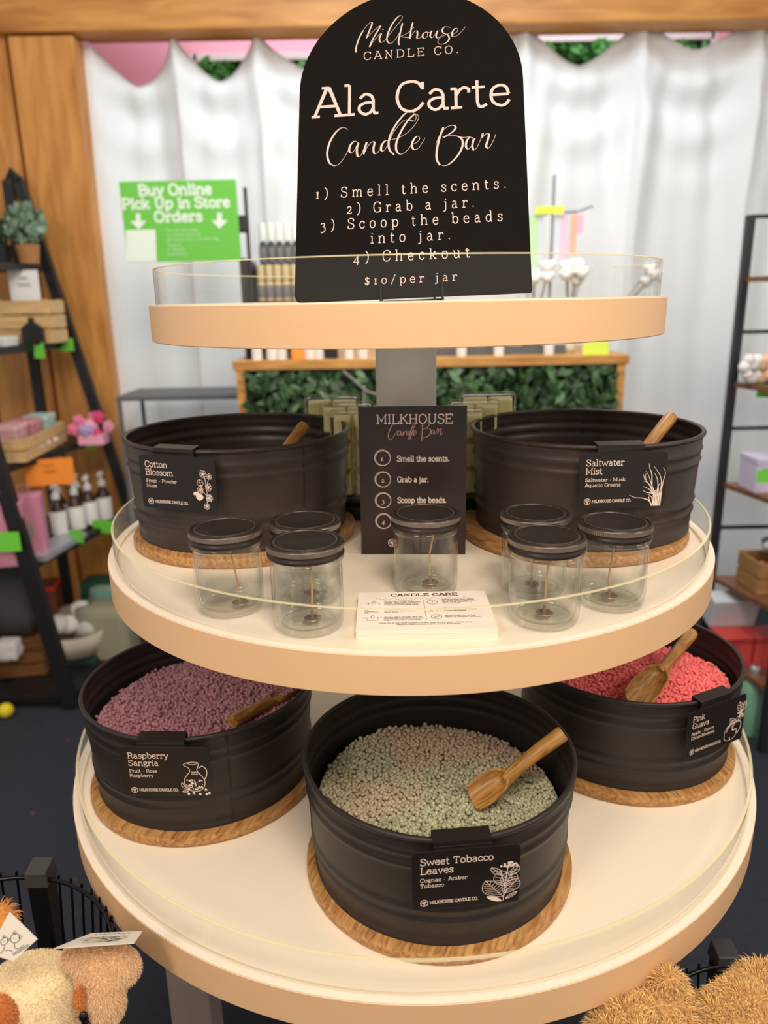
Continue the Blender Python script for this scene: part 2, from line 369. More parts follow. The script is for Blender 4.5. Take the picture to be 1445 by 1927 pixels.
wallw = wood('pine_plank', (186, 120, 50), (220, 156, 82), 3.2, 2, 7, .45, knots=2.2, dark=(160, 100, 44))
wallw2 = wood('pine_beam', (176, 112, 46), (214, 150, 76), 3.0, 0, 7, .45, knots=1.6, dark=(150, 96, 44))
wb = MB().box((-2.15, 3.38, 1.45), (1.9, .02, 2.9)).build('wall_back', wallw, kind='structure')
x = -3.1
for w_ in (.30, .26, .30, .28, .24, .2665):
    MB().box((x+w_/2, 3.352, 1.45), (w_-.012, .036, 2.9)).build('plank', wallw, wb, bevel=.005); x += w_
px0 = x+.02
tr = MB().box(((px0+-1.178)/2, 3.36, 1.24), (-1.178-px0, .12, 2.48)).build('trim_1', wallw, kind='structure', bevel=.006)
MB().box((.65, 3.36, 2.70), (4.9, .13, .42)).build('trim_2', wallw2, kind='structure', bevel=.008)
MB().box((.80, 3.49, 2.54), (4.0, .13, .03)).build('trim_3', wood('pine_soffit', (150, 98, 46), (186, 128, 66), 3, 0, 7, .5), kind='structure')
pinkw = mat('pink_wall', (244, 180, 204), .8)
MB().box((.8, 4.145, 1.6), (6, .04, 3.2)).build('wall_rear', pinkw, kind='structure')
MB().box((2.3, 3.85, 1.6), (.04, .6, 3.2)).build('wall_right', pinkw, kind='structure')
MB().box((.8, 3.85, 3.22), (6, 1.1, .04)).build('ceiling', mat('ceiling_tan', (200, 190, 180), .8), kind='structure')

# green leafy panels on the rear wall, seen over the dips of the curtain
def leaves(name, x0, x1, y0, y1, z0, z1, n, s, m, parent, seed=1):
    r = np.random.default_rng(seed); mb = MB()
    for i in range(n):
        c = Vector((r.uniform(x0, x1), r.uniform(y0, y1), r.uniform(z0, z1)))
        R = Euler((r.uniform(-1, 1)+PI/2, r.uniform(-1.5, 1.5), r.uniform(-1.2, 1.2))).to_matrix()
        l = s*r.uniform(.7, 1.3); w = l*.42
        P = [(-l/2, 0, 0), (-l*.1, w/2, .06*l), (l*.3, w*.38, .04*l), (l/2, 0, 0), (l*.3, -w*.38, .04*l), (-l*.1, -w/2, .06*l)]
        mb.add([R @ Vector(p)+c for p in P], [(0, 5, 1), (1, 5, 4, 2), (2, 4, 3)])
    return mb.build(name, m, parent, kind='stuff')
leafm = mat('leaf_green', (66, 146, 66), .5, island=.6)
leafd = mat('leaf_dark', (68, 98, 62), .45, island=.75)
framew = mat('white_frame', (236, 234, 238), .5)
for i, (xa, xb, za, zb, lab) in enumerate(((-.885, -.05, 1.9, 2.612, 'green leaf panel in a white frame on the pink wall, left of the black sign'),
                               (.62, 1.636, 1.9, 2.668, 'green leaf panel in a white frame on the pink wall, right of the black sign'))):
    t = thing('leaf_panel', lab, 'wall panel', ((xa+xb)/2, 4.10, za), group='leaf panels on the pink wall')
    h = zb-za; w = xb-xa
    MB().box((0, .014, h/2), (w, .02, h)).build('backing', mat('moss_back', (36, 76, 40), .9), t)
    f = MB()
    for sx in (-1, 1): f.box((sx*w/2, 0, h/2), (.03, .05, h+.03))
    f.box((0, 0, h), (w, .05, .03)); f.box((0, 0, 0), (w, .05, .03)); f.build('frame', framew, t)
    leaves('leaf', -w/2+.02, w/2-.02, -.03, .0, h*.45, h-.02, 900, .06, leafm, t, 5+i)

# curtain: pinned at points under the beam, dipping between them
pins = [(-1.152, 2.475), (-.815, 2.500), (-.482, 2.514), (-.12, 2.525), (.24, 2.532), (.604, 2.542), (1.081, 2.546), (1.56, 2.563), (2.0, 2.565)]
dips = [2.325, 2.338, 2.40, 2.40, 2.40, 2.385, 2.432, 2.44]
def ctop(x):
    for i in range(len(pins)-1):
        (xa, za), (xb, zb) = pins[i], pins[i+1]
        if x <= xb or i == len(pins)-2:
            u = min(max((x-xa)/(xb-xa), 0), 1); zl = za+(zb-za)*u; d = zl-dips[i]
            return zl-d*(1-(abs(2*u-1)**2+.006)**.62), u, i, xb-xa
NX, NZ = 420, 90; vs = []; fs = []
for j in range(NZ+1):
    v = j/NZ
    for i in range(NX+1):
        x = -1.185+(2.0+1.185)*i/NX; zt, u, k, w = ctop(x); z = zt*(1-v)+.02*v
        d = min(u, 1-u)*w; drop = 2.52-z
        wid = .022+.09*min(1, drop/.5)
        ridge = math.exp(-(d/wid)**2)
        f1 = .055*ridge
        # pleats fanning from each pin, wider apart lower down
        spread = .5+.5*min(1, drop/.9)
        ph = (u-.5)*w/spread
        f2 = .007*min(1, drop/.35)*math.cos(38*ph+k*1.7)+.026*min(1, drop/.5)*math.cos(11*x+2.1*k+.4)+.018*min(1, drop/.4)*math.cos(19*ph+k)
        # hanging swags between pins near the top
        sw = math.exp(-((drop-.16)/.30)**2)*math.sin(PI*u)
        cz = z+.55*abs(u-.5)*w*0-(.9*(u-.5)**2)*w
        f3 = .034*sw*math.cos(30*cz)
        f4 = .010*math.sin(9.3*x+3*z+1)+.006*math.sin(23*x-2*z)
        lean = -.02*min(1, drop/2)
        vs.append((x+.03*math.sin(k*2.3)*v*math.sin(PI*u), 3.46-f1-f2-f3-f4+lean, z))
for j in range(NZ):
    for i in range(NX):
        a = j*(NX+1)+i; fs.append((a, a+NX+1, a+NX+2, a+1))
cm = mat('white_cotton', (238, 243, 246), .85, sheen=.2)
cb = cm.node_tree.nodes['Principled BSDF']
cu = MB().add(vs, fs).build('curtain', cm, smooth=True)
so = cu.modifiers.new('thick', 'SOLIDIFY'); so.thickness = .002
tag(cu, 'white cotton curtain hung in scallops under the wooden beam', 'curtain')

# ------------------------------------------------------------------ the three-tier display stand
AX, AY = .0373, 1.15
ZB, ZM, ZT = .7631, 1.1188, 1.4679
RB, RM, RT = .5457, .4566, .3657
TH, GA, INS = .0476, .0463, .0093
SB, SM_, ST = ZB-.002, ZM-.002, ZT-.002       # working surfaces
stand = thing('display_stand', 'round three-tier cream display stand with clear acrylic edge guards', 'display stand', (AX, AY, 0))
def tier(R, z, name_lab):
    t = MB().lathe([(0, z-.002), (R-.016, z-.002), (R-.016, z-.005), (R-.012, z-.005), (R-.012, z), (R-.0005, z), (R-.0005, z-.004), (0, z-.02)], 160).build('tier_top', white, stand, auto=40)
    MB().lathe([(R-.0012, z-.0012), (R, z-.0018), (R, z-TH+.001), (R-.001, z-TH), (R-.03, z-TH), (R-.03, z-.0085), (R-.0012, z-.0045)], 160, closed=True).build('edge_band', edgeb, t, auto=40)
    MB().lathe([(0, z-TH+.001), (R-.03, z-TH+.001), (R-.03, z-TH+.005), (0, z-TH+.005)], 96).build('underside', polem, t)
    return t
def guard(R, z, parent, a0=0, a1=2*PI, n=180):
    ro, ri = R-INS, R-INS-(.0046 if R > .5 else .0032); zb = z-.0045
    full = abs(a1-a0-2*PI) < 1e-6
    g = MB().lathe([(ro, zb), (ro, z+GA-.0012)], n, a0=a0, a1=a1)
    g.build('edge_guard', acr, parent, smooth=True)
    MB().lathe([(ro, z+GA-.0012), (ro-.0004, z+GA), (ri+.0004, z+GA), (ri, z+GA-.0012)], n, a0=a0, a1=a1).build('guard_rim', acre, parent)
tb = tier(RB, ZB, ''); guard(RB, ZB, tb)
tm = tier(RM, ZM, ''); guard(RM, ZM, tm)
tt = tier(RT, ZT, '')
g0, g1 = math.radians(26), math.radians(26+352)
guard(RT, ZT, tt, g0, g1)
MB().lathe([(.046, ZB-.0), (.046, ZT-TH+.001)], 64).build('post', polem, stand, smooth=True)
MB().lathe([(0, ZB-.001), (.085, ZB-.001), (.085, ZB+.004), (.046, ZB+.006)], 64).build('post_flange', polem, stand, auto=40)
MB().lathe([(0, ZM-.001), (.07, ZM-.001), (.07, ZM+.003), (.046, ZM+.005)], 64).build('post_flange', polem, stand, auto=40)
legm = mat('leg_paint', (176, 158, 146), .5)
for lx, ly in ((-.385, -.12), (.385, -.13), (-.27, .33), (.27, .33)):
    MB().box((lx, ly, (ZB-TH)/2), (.07, .07, ZB-TH+.002)).build('leg', legm, stand, bevel=.004)

# ------------------------------------------------------------------ tubs, boards, labels
TBH = .0160           # board thickness
def board(c, z, lab, R=.172, rot=0):
    o = MB().lathe([(0, 0), (R-.004, 0), (R-.001, .002), (R, .005), (R, TBH-.004), (R-.0015, TBH-.001), (R-.005, TBH), (0, TBH)], 120).build('wooden_board', boardw, auto=40)
    o.location = (c[0], c[1], z); o.rotation_euler.z = rot
    return tag(o, lab, 'board', 'round wooden boards under the tubs')
def tub_profile():
    H = .150; P = []
    outer = [(.1585, 0), (.1605, .001), (.1605, .006), (.1592, .008)]
    def r(z): return .1595+.0085*(z/H)
    zs = [.012, .026, .031, .0345, .038, .042, .047, .0505, .054, .060, .09, .101, .106, .1095, .113, .117, .122, .1255, .129, .135, .1435]
    bump = {.031: .0004, .0345: .0022, .038: .0004, .047: .0004, .0505: .0022, .054: .0004, .106: .0004, .1095: .0022, .113: .0004, .122: .0004, .1255: .0022, .129: .0004}
    outer += [(r(z)+bump.get(z, 0), z) for z in zs]
    roll = [(.1680+.0034*math.cos(a), .1465+.0034*math.sin(a)) for a in [math.radians(q) for q in (-70, -30, 10, 50, 90, 130, 170)]]
    inner = [(r(z)-.0012+bump.get(z, 0), z) for z in reversed(zs)]+[(.1575, .006), (.1575, .0035), (0, .0035)]
    return [(0, 0)]+outer+roll+inner
TP = tub_profile()
def tub(c, z, lab, seam, rusty=False):
    t = thing('metal_tub', lab, 'tub', (c[0], c[1], z), group='round black metal tubs')
    MB().lathe(TP, 144).build('tub_body', tubm if rusty else tubb, t, auto=60)
    a = math.radians(seam)
    for d in (-.006, .006):
        MB().tube([(math.cos(a+d)*(.1597+.0085*q/.15), math.sin(a+d)*(.1597+.0085*q/.15), q) for q in (.006, .05, .1, .143)], .0007, 6).build('seam', tubb, t)
    return t
EMB = lambda k, x, y, r, w: (k.ring(x, y, r, w), k.line([(x-r*.62, y-r*.1), (x-r*.35, y+r*.45), (x-r*.1, y+r*.1), (x+r*.1, y+r*.5), (x+r*.4, y+r*.3)], w*.9), k.line([(x+r*.5, y+r*.4), (x+r*.15, y-r*.2), (x+r*.2, y-r*.7)], w*1.2), k.line([(x-r*.5, y-r*.2), (x-r*.2, y+r*.05), (x-r*.1, y-r*.6)], w*.8))
CW, CH = .116, .074
def scent_label(c, z, ang, name1, name2, s1, s2, art, lab, w=CW):
    a = math.radians(ang); R = .1714
    n = Vector((math.cos(a), math.sin(a), 0)); u = Vector((-math.sin(a), math.cos(a), 0)); up = Vector((0, 0, 1))
    rimz = z+.1499
    sl = R*1.0+.0035
    org = Vector((c[0], c[1], 0))+n*sl; org.z = rimz-.0085-CH/2
    M = frame(org, u, up)
    t = thing('scent_label', lab, 'label', M=M, group='black scent labels hooked over the tub rims')
    MB().prism(rrect(w, CH, .005), -.0012, 0).build('plate', cardb, t, bevel=.0003)
    hk = MB(); hw = .062; th = .0011; z2 = CH/2+.0085+.0016; d = -.0175; s0 = .0012
    # bent strip: up from the plate back, over the rim, down inside
    prof = [(-.0012, CH/2-.012), (-.0012, CH/2+.002), (.0002, CH/2+.005), (.0002, z2), (d, z2+.0022), (d, CH/2-.012)]
    pr2 = [(-.0024, CH/2-.012), (-.0024, CH/2+.001), (-.0010, CH/2+.0045), (-.0010, z2-.0010), (d+.0011, z2+.0010), (d+.0011, CH/2-.012)]
    vs = []
    for sx in (-hw/2, hw/2): vs += [(sx-.004, p[1], p[0]) for p in prof]+[(sx-.004, p[1], p[0]) for p in pr2]
    k = len(prof); fs = []
    for i in range(k-1):
        fs += [(i, i+1, 2*k+i+1, 2*k+i), (k+i, 3*k+i, 3*k+i+1, k+i+1), (i, k+i, k+i+1, i+1), (2*k+i, 2*k+i+1, 3*k+i+1, 3*k+i)]
    fs += [(0, 2*k, 3*k, k), (k-1, 2*k-1, 4*k-1, 3*k-1)]
    hk.add(vs, fs).build('rim_hook', cardb, t)
    L = -w/2+.0088; T = CH/2
    k = Ink(); k.text(name1, L, T-.0165, .0080, weight=.11, stretch=1.16); k.text(name2, L, T-.0275, .0080, weight=.11, stretch=1.16); k.build('scent_name', ink, t)
    k = Ink(); k.text(s1, L, T-.0375, .0042, weight=.13, stretch=1.3); k.text(s2, L, T-.0445, .0042, weight=.13, stretch=1.3); k.build('scent_notes', ink, t)
    k = Ink(); EMB(k, L+.0044, -CH/2+.0095, .0040, .0007); k.build('emblem', ink, t)
    k = Ink(); k.text('MILKHOUSE CANDLE CO.', L+.0105, -CH/2+.0080, .0036, width=.052, weight=.16); k.build('brand_line', ink, t)
    k = Ink(); art(k, lambda p: (-w/2+p[0]*w, -CH/2+p[1]*CH)); k.build('drawing', ink, t)
    return t
def leafshape(k, q, x0, y0, x1, y1, wd, veins=0, lw=.0005, fill=False):
    a = np.array((x0, y0)); b = np.array((x1, y1)); d = b-a; n = np.array((-d[1], d[0]))*wd
    side = lambda s: [tuple(a+d*t+n*s*math.sin(PI*t)**.8) for t in np.linspace(0, 1, 9)]
    A, B = side(1), side(-1)
    if fill: k.poly([q(p) for p in A+B[::-1][1:-1]])
    else:
        k.stroke([q(p) for p in A], lw); k.stroke([q(p) for p in B], lw); k.stroke([q(tuple(a)), q(tuple(b))], lw*1.2)
        for i in range(veins):
            t = .15+.7*i/max(1, veins-1); m_ = a+d*t; t2 = min(1, t+.14)
            for s in (1, -1): k.stroke([q(tuple(m_)), q(tuple(a+d*t2+n*s*.85*math.sin(PI*t2)**.8))], lw*.8)
def art_tobacco(k, q):
    k.line([q((.85, .05)), q((.86, .3)), q((.88, .55)), q((.89, .68))], .0008)
    leafshape(k, q, .85, .12, .68, .42, .32, 8); leafshape(k, q, .86, .18, .98, .42, .3, 6)
    leafshape(k, q, .86, .3, .82, .58, .3, 5); leafshape(k, q, .87, .3, .93, .56, .3, 5)
    leafshape(k, q, .83, .5, .73, .64, .22, 3); leafshape(k, q, .92, .48, .985, .64, .22, 3)
    leafshape(k, q, .84, .04, .69, .15, .18, 4, fill=True); leafshape(k, q, .87, .08, .98, .19, .14, 3)
    for i in range(15):
        a = random.uniform(-1, 1); x = .885+.09*a; y = .64+.1*random.random()*(1-.4*abs(a)); k.disc(*q((x, y)), .0013); k.stroke([q((.885, .62)), q((x, y))], .0004)
def art_pitcher(k, q):
    k.line([q(p) for p in [(.70, .64), (.73, .68), (.80, .70), (.87, .68), (.86, .60), (.85, .52), (.92, .36), (.92, .22), (.86, .12), (.76, .12), (.70, .22), (.70, .36), (.76, .5), (.755, .58), (.70, .64)]], .0008)
    k.line([q(p) for p in [(.73, .68), (.80, .65), (.87, .68)]], .0006)
    k.line([q(p) for p in [(.87, .58), (.91, .62), (.955, .55), (.95, .42), (.92, .34)]], .0011)
    for y in (.46, .50): k.stroke([q((.78, y)), q((.86, y))], .0008)
    for i in range(70):
        y = random.uniform(.14, .34); hw = .10*math.sin(PI*min(1, (y-.05)/.42)); x = .81+random.uniform(-hw, hw); k.disc(*q((x, y)), random.uniform(.0005, .0012), 6)
    leafshape(k, q, .74, .12, .66, .28, .2, 3); leafshape(k, q, .73, .1, .66, .04+.06, .3, 2)
    for x, y in ((.73, .055), (.79, .07), (.86, .02+.03), (.93, .14), (.935, .03+.02), (.965, .07)): k.disc(*q((x, y)), .0018, 10)
def art_cotton(k, q):
    k.line([q(p) for p in [(.86, .08), (.875, .3), (.87, .5), (.86, .66)]], .0008); k.line([q(p) for p in [(.875, .3), (.82, .38), (.80, .5)]], .0007); k.line([q(p) for p in [(.87, .45), (.91, .62)]], .0007)
    for x, y, s in ((.84, .70, 1.2), (.92, .66, .9), (.90, .46, 1.15), (.79, .40, 1.1), (.90, .26, 1.2), (.86, .10, 1.0)):
        for i in range(5):
            a = i*2*PI/5+x*7; cx, cy = q((x, y)); cx += .0023*s*math.cos(a); cy += .0023*s*math.sin(a)
            k.ring(cx, cy, .0021*s, .0005, 10)
        if s > 1: k.disc(*q((x, y)), .0013*s, 8)
    leafshape(k, q, .76, .36, .70, .30, .4, fill=True); leafshape(k, q, .78, .34, .77, .2, .35, fill=True); leafshape(k, q, .80, .46, .79, .60, .3, 3)
    for i in range(10):
        a = random.random()*6.3; cx, cy = q((.90, .26)); k.stroke([(cx, cy), (cx+.005*math.cos(a), cy+.005*math.sin(a))], .0006)
def art_weed(k, q):
    B = [[(.88, .02), (.87, .2), (.83, .36), (.77, .5), (.76, .62)], [(.90, .02), (.89, .22), (.84, .4), (.80, .56), (.76, .66)], [(.93, .02), (.93, .2), (.95, .4), (.93, .56), (.88, .68), (.85, .74)],
         [(.95, .02), (.955, .25), (.965, .45), (.985, .62), (.95, .72)], [(.86, .02), (.82, .12), (.74, .17), (.66, .18), (.59, .23)], [(.87, .05), (.85, .18), (.80, .24)], [(.88, .2), (.82, .32), (.745, .38)], [(.88, .25), (.79, .27), (.74, .31)],
         [(.91, .2), (.91, .36), (.94, .44)], [(.84, .42), (.83, .6), (.80, .72), (.79, .80)], [(.84, .36), (.78, .46), (.74, .48)], [(.92, .3), (.90, .5), (.86, .62)], [(.85, .04), (.82, .16), (.82, .2)], [(.76, .5), (.735, .6)], [(.92, .02), (.90, .18), (.86, .3), (.81, .42)]]
    for b in B:
        k.line([q(p) for p in b], .0013, wf=lambda t, u: 1.15-.9*u)
    for i in range(14): k.stroke([q((.86+.012*i*.6, .02)), q((.87+.007*i, .26+.06*random.random()))], .0004)
def art_guava(k, q):
    k.line([q(p) for p in [(.72, .08), (.67, .14), (.67, .30), (.72, .40), (.78, .44), (.80, .30), (.86, .28), (.88, .20), (.84, .10), (.77, .08), (.72, .08)]], .0007)
    k.line([q(p) for p in [(.80, .28), (.84, .44), (.90, .46), (.95, .36), (.93, .24), (.88, .18), (.87, .28), (.80, .28)]], .0011)
    k.line([q(p) for p in [(.70, .34), (.76, .46), (.84, .50)]], .0010); k.line([q(p) for p in [(.69, .28), (.76, .41), (.82, .44)]], .0012); k.line([q(p) for p in [(.77, .09), (.76, .15)]], .0009)
    leafshape(k, q, .84, .42, .74, .56, .25, 3); leafshape(k, q, .86, .42, .92, .56, .3, 2)
    for a, b in (((.93, .62), (.88, .86)), ((.93, .62), (.99, .84)), ((.93, .62), (.86, .62)), ((.93, .6), (.98, .50)), ((.93, .60), (.90, .50))): leafshape(k, q, *a, *b, .22, 4, lw=.0006)
    for i in range(8): k.disc(*q((.93+.02*math.cos(i), .63+.03*math.sin(i))), .0007, 6)

TUBS = {}
def station(key, c, z, bc, blab, tlab, seam, rusty, **kw):
    board(bc, z, blab, rot=seam*.03); TUBS[key] = (c, z+TBH); tub(c, z+TBH, tlab, seam, rusty)
station('F', (.063, .823), SB, (.063, .822), 'round wooden board under the front tub of green beads', 'black metal tub of sage green beads, front of the lowest tier', -170, False)
station('L', (-.284, 1.018), SB, (-.284, 1.015), 'round wooden board under the tub of mauve beads', 'black metal tub of mauve beads, left on the lowest tier', -65, False)
station('R', (.386, 1.083), SB, (.385, 1.080), 'round wooden board under the tub of coral pink beads', 'black metal tub of coral pink beads, right on the lowest tier', 60, False)
station('ML', (-.222, 1.140), SM_, (-.218, 1.132), 'round wooden board on the middle tier under the left tub', 'black metal tub at the left of the middle tier, no beads in view', -48, True)
station('MR', (.306, 1.120), SM_, (.292, 1.112), 'round wooden board on the middle tier under the right tub', 'black metal tub at the right of the middle tier, no beads in view', 75, True)
def lab(key, ang, *a, **k):
    c, z = TUBS[key]; scent_label(c, z, ang, *a, **k)
lab('F', -84.5, 'Sweet Tobacco', 'Leaves', 'Cognac * Amber', 'Tobacco', art_tobacco, 'black label reading Sweet Tobacco Leaves with a leaf drawing')
lab('L', -92, 'Raspberry', 'Sangria', 'Fruit * Rose', 'Raspberry', art_pitcher, 'black label reading Raspberry Sangria with a pitcher drawing')
lab('R', -63.5, 'Pink', 'Guava', 'Apple * Guava', 'Citrus Blossom', art_guava, 'black label reading Pink Guava with a fruit drawing')
lab('ML', -108, 'Cotton', 'Blossom', 'Fresh * Powder', 'Musk', art_cotton, 'black label reading Cotton Blossom with a cotton sprig')
lab('MR', -88, 'Saltwater', 'Mist', 'Saltwater * Musk', 'Aquatic Greens', art_weed, 'black label reading Saltwater Mist with a seaweed drawing')

# ------------------------------------------------------------------ beads
def beads(key, zf, n, size, rgb, lab_, seed, island=.22, R=.150, flat=.8, tint2=None):
    c, _ = TUBS[key]; r = np.random.default_rng(seed)
    bm = bmesh.new(); bmesh.ops.create_icosphere(bm, subdivisions=2, radius=1)
    V0 = np.array([v.co[:] for v in bm.verts]); F0 = np.array([[v.index for v in f.verts] for f in bm.faces]); bm.free()
    nb = n*2; rad = R*np.sqrt(r.random(nb)); th = r.random(nb)*2*PI
    # jittered hex grid for even cover, two layers
    sp = size*.95; pts = []
    for layer in range(2):
        row = 0; y = -R
        while y < R:
            x = -R+(sp/2 if row % 2 else 0)+layer*sp*.37
            while x < R:
                if x*x+y*y < R*R: pts.append((x, y, layer))
                x += sp
            y += sp*.866; row += 1
    P = np.array(pts); m = len(P)
    X = P[:, 0]+r.normal(0, sp*.22, m); Y = P[:, 1]+r.normal(0, sp*.22, m)
    Z = zf(X, Y)-P[:, 2]*size*.5+r.normal(0, size*.28, m)
    s = size/2*(.9+.35*r.random(m))
    q = r.normal(size=(m, 4)); q[:, 1:3] *= .55; q /= np.linalg.norm(q, axis=1)[:, None]
    w, a, b, d = q.T
    Rm = np.stack([1-2*(b*b+d*d), 2*(a*b-d*w), 2*(a*d+b*w), 2*(a*b+d*w), 1-2*(a*a+d*d), 2*(b*d-a*w), 2*(a*d-b*w), 2*(b*d+a*w), 1-2*(a*a+b*b)], 1).reshape(m, 3, 3)
    V = V0[None]*np.array([1, 1, flat])
    V = np.einsum('mij,mkj->mki', Rm, np.broadcast_to(V, (m,)+V0.shape))*s[:, None, None]+np.stack([X, Y, Z], 1)[:, None, :]
    F = F0[None]+(np.arange(m)*len(V0))[:, None, None]
    V = V.reshape(-1, 3); F = F.reshape(-1, 3)
    # bed under the beads
    g = 40; bv = [(0, 0, float(zf(np.array(0.), np.array(0.)))-size*.7)]; bf = []
    for i in range(1, 9):
        for k in range(g):
            a_ = 2*PI*k/g; rr = (R+.004)*i/8; bv.append((rr*math.cos(a_), rr*math.sin(a_), float(zf(np.array(rr*math.cos(a_)), np.array(rr*math.sin(a_))))-size*.7))
    o0 = len(V)
    for k in range(g): bf.append((o0, o0+1+k, o0+1+(k+1) % g))
    for i in range(7):
        for k in range(g):
            a_ = o0+1+i*g+k; b_ = o0+1+i*g+(k+1) % g; bf += [(a_, a_+g, b_+g), (a_, b_+g, b_)]
    V = np.vstack([V, np.array(bv)]); F = np.vstack([F, np.array(bf)])
    me = bpy.data.meshes.new('wax_beads'); me.vertices.add(len(V)); me.vertices.foreach_set('co', V.astype(np.float32).ravel())
    me.loops.add(len(F)*3); me.loops.foreach_set('vertex_index', F.astype(np.int32).ravel())
    me.polygons.add(len(F)); me.polygons.foreach_set('loop_start', (np.arange(len(F))*3).astype(np.int32)); me.polygons.foreach_set('loop_total', np.full(len(F), 3, np.int32))
    me.polygons.foreach_set('use_smooth', [True]*len(F)); me.update(calc_edges=True); me.validate()
    mt = mat('beads_'+key, rgb, .45, spec=.4, island=island)
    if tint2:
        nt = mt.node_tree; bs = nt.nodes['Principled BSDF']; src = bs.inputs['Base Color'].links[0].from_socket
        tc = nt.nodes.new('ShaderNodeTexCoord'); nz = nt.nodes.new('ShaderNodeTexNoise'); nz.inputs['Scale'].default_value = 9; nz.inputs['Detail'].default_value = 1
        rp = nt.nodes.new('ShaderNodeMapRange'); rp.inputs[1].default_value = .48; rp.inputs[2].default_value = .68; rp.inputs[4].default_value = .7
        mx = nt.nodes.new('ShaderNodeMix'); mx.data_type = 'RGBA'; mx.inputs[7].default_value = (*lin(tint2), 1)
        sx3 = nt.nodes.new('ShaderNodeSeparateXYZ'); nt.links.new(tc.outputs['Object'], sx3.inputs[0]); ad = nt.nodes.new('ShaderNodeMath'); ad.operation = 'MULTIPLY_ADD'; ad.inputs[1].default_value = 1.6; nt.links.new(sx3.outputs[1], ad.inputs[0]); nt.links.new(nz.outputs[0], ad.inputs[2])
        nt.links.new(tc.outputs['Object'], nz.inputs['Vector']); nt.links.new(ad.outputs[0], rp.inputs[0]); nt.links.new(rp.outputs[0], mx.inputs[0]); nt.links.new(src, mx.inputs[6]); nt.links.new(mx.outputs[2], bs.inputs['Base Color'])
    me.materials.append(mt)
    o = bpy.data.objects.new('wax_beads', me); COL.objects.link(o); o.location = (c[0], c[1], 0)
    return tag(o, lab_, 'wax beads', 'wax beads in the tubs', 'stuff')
zF = lambda x, y: .861+.006*np.exp(-((x+.03)**2+(y-.06)**2)/.006)-.006*np.exp(-((x-.06)**2+(y+.03)**2)/.003)+.003*np.sin(22*x+1)*np.cos(19*y)+.004*np.clip(x*-8, -1, 1)
zL = lambda x, y: .874+.018*np.exp(-((x-.0)**2+(y-.03)**2)/.006)-.012*np.exp(-((x+.07)**2+(y+.06)**2)/.0018)+.004*np.sin(26*x)*np.cos(21*y+1)
zR = lambda x, y: .884-.028*np.clip((y-.02)*6, -.2, 1)+.012*np.exp(-((x-.02)**2+(y+.02)**2)/.005)+.003*np.sin(24*x+2)*np.cos(23*y)
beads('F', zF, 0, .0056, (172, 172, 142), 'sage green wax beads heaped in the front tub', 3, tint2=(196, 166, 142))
beads('L', zL, 0, .0056, (182, 130, 140), 'mauve wax beads heaped in the left tub', 4)
beads('R', zR, 0, .0056, (250, 124, 124), 'coral pink wax beads heaped in the right tub', 5, island=.12)

# ------------------------------------------------------------------ wooden scoops
def scoop(tip, end, lab_, up=(0, 0, 1), hl=.6, wid=.023, roll=0):
    tip, end = Vector(tip), Vector(end); d = end-tip; L = d.length
    u = d.normalized(); upv = Vector(up); s = u.cross(upv).normalized(); n = s.cross(u)
    M = Matrix.Identity(4)
    for i in range(3): M[i][0] = u[i]; M[i][1] = -s[i]; M[i][2] = n[i]; M[i][3] = tip[i]
    M = M @ Matrix.Rotation(roll, 4, 'X')
    t = thing('wooden_scoop', lab_, 'scoop', M=M, group='wooden scoops in the tubs')
    bl = L*(1-hl); mb = MB(); K = 14; N = 11; rings = []
    for i in range(K+1):
        f = i/K; x = bl*f
        w = wid*(1.0+.10*math.sin(PI*f/.6) if f < .6 else math.sqrt(max(.10, 1-((f-.6)/.42)**2)))
        dp = wid*.85*(.75+.3*f)*(1 if f < .75 else math.sqrt(max(.12, 1-((f-.75)/.29)**2)))
        th = .0022 if f < .8 else .0022+(f-.8)*.03
        z0 = .002
        ring = []
        for k in range(N+1):
            a = PI*k/N; ring.append((x-.010*math.sin(a)*(1-f)*0-(.006*(1-math.sin(a)))*(1-f)*-1, -w*math.cos(a), z0-dp*math.sin(a)))
        for k in range(N, -1, -1):
            a = PI*k/N; ring.append((x+(.006*(1-math.sin(a)))*(1-f), -(max(w-th, .0008))*math.cos(a), z0-max(dp-th, .0008)*math.sin(a)))
        rings.append(ring)
    vs = [p for r in rings for p in r]; m = len(rings[0]); fs = []
    for i in range(K):
        for k in range(m): fs.append((i*m+k, i*m+(k+1) % m, (i+1)*m+(k+1) % m, (i+1)*m+k))
    fs.append(tuple(range(m-1, -1, -1))); fs.append(tuple(range(K*m, K*m+m)))
    mb.add(vs, fs)
    mb.build('scoop_bowl', scoopw, t, auto=55)
    MB().tube([(bl*.93, 0, -.008), (bl*1.05, 0, -.005), (bl+(L-bl)*.2, 0, -.002), (bl+(L-bl)*.55, 0, 0), (bl+(L-bl)*.95, 0, 0), (L, 0, 0)], [.0085, .0088, .0085, .0093, .0102, .0090], 16).build('handle', scoopw, t, smooth=False, auto=50)
    return t
cF = TUBS['F'][0]
scoop(at(885, 1508, .79), at(1060, 1379, .812), 'wooden scoop lying on the sage green beads', hl=.60, wid=.0185, roll=.3)
scoop(on(556, 1290, .880), on(437, 1358, .897), 'wooden scoop in the mauve beads, handle end towards the label', hl=.60, wid=.017, roll=.2)
scoop(on(1195, 1318, .912), at(1302, 1192, 1.13), 'wooden scoop lying on the coral pink beads', hl=.54, wid=.0195, roll=.3)
scoop((-.235, 1.075, ZM+.028), at(574, 800, 1.19), 'wooden scoop leaning in the left tub of the middle tier', hl=.62, wid=.018, roll=.2)
scoop((.290, 1.03, ZM+.030), at(1264, 783, 1.15), 'wooden scoop leaning in the right tub of the middle tier', hl=.64, wid=.018, roll=.2)

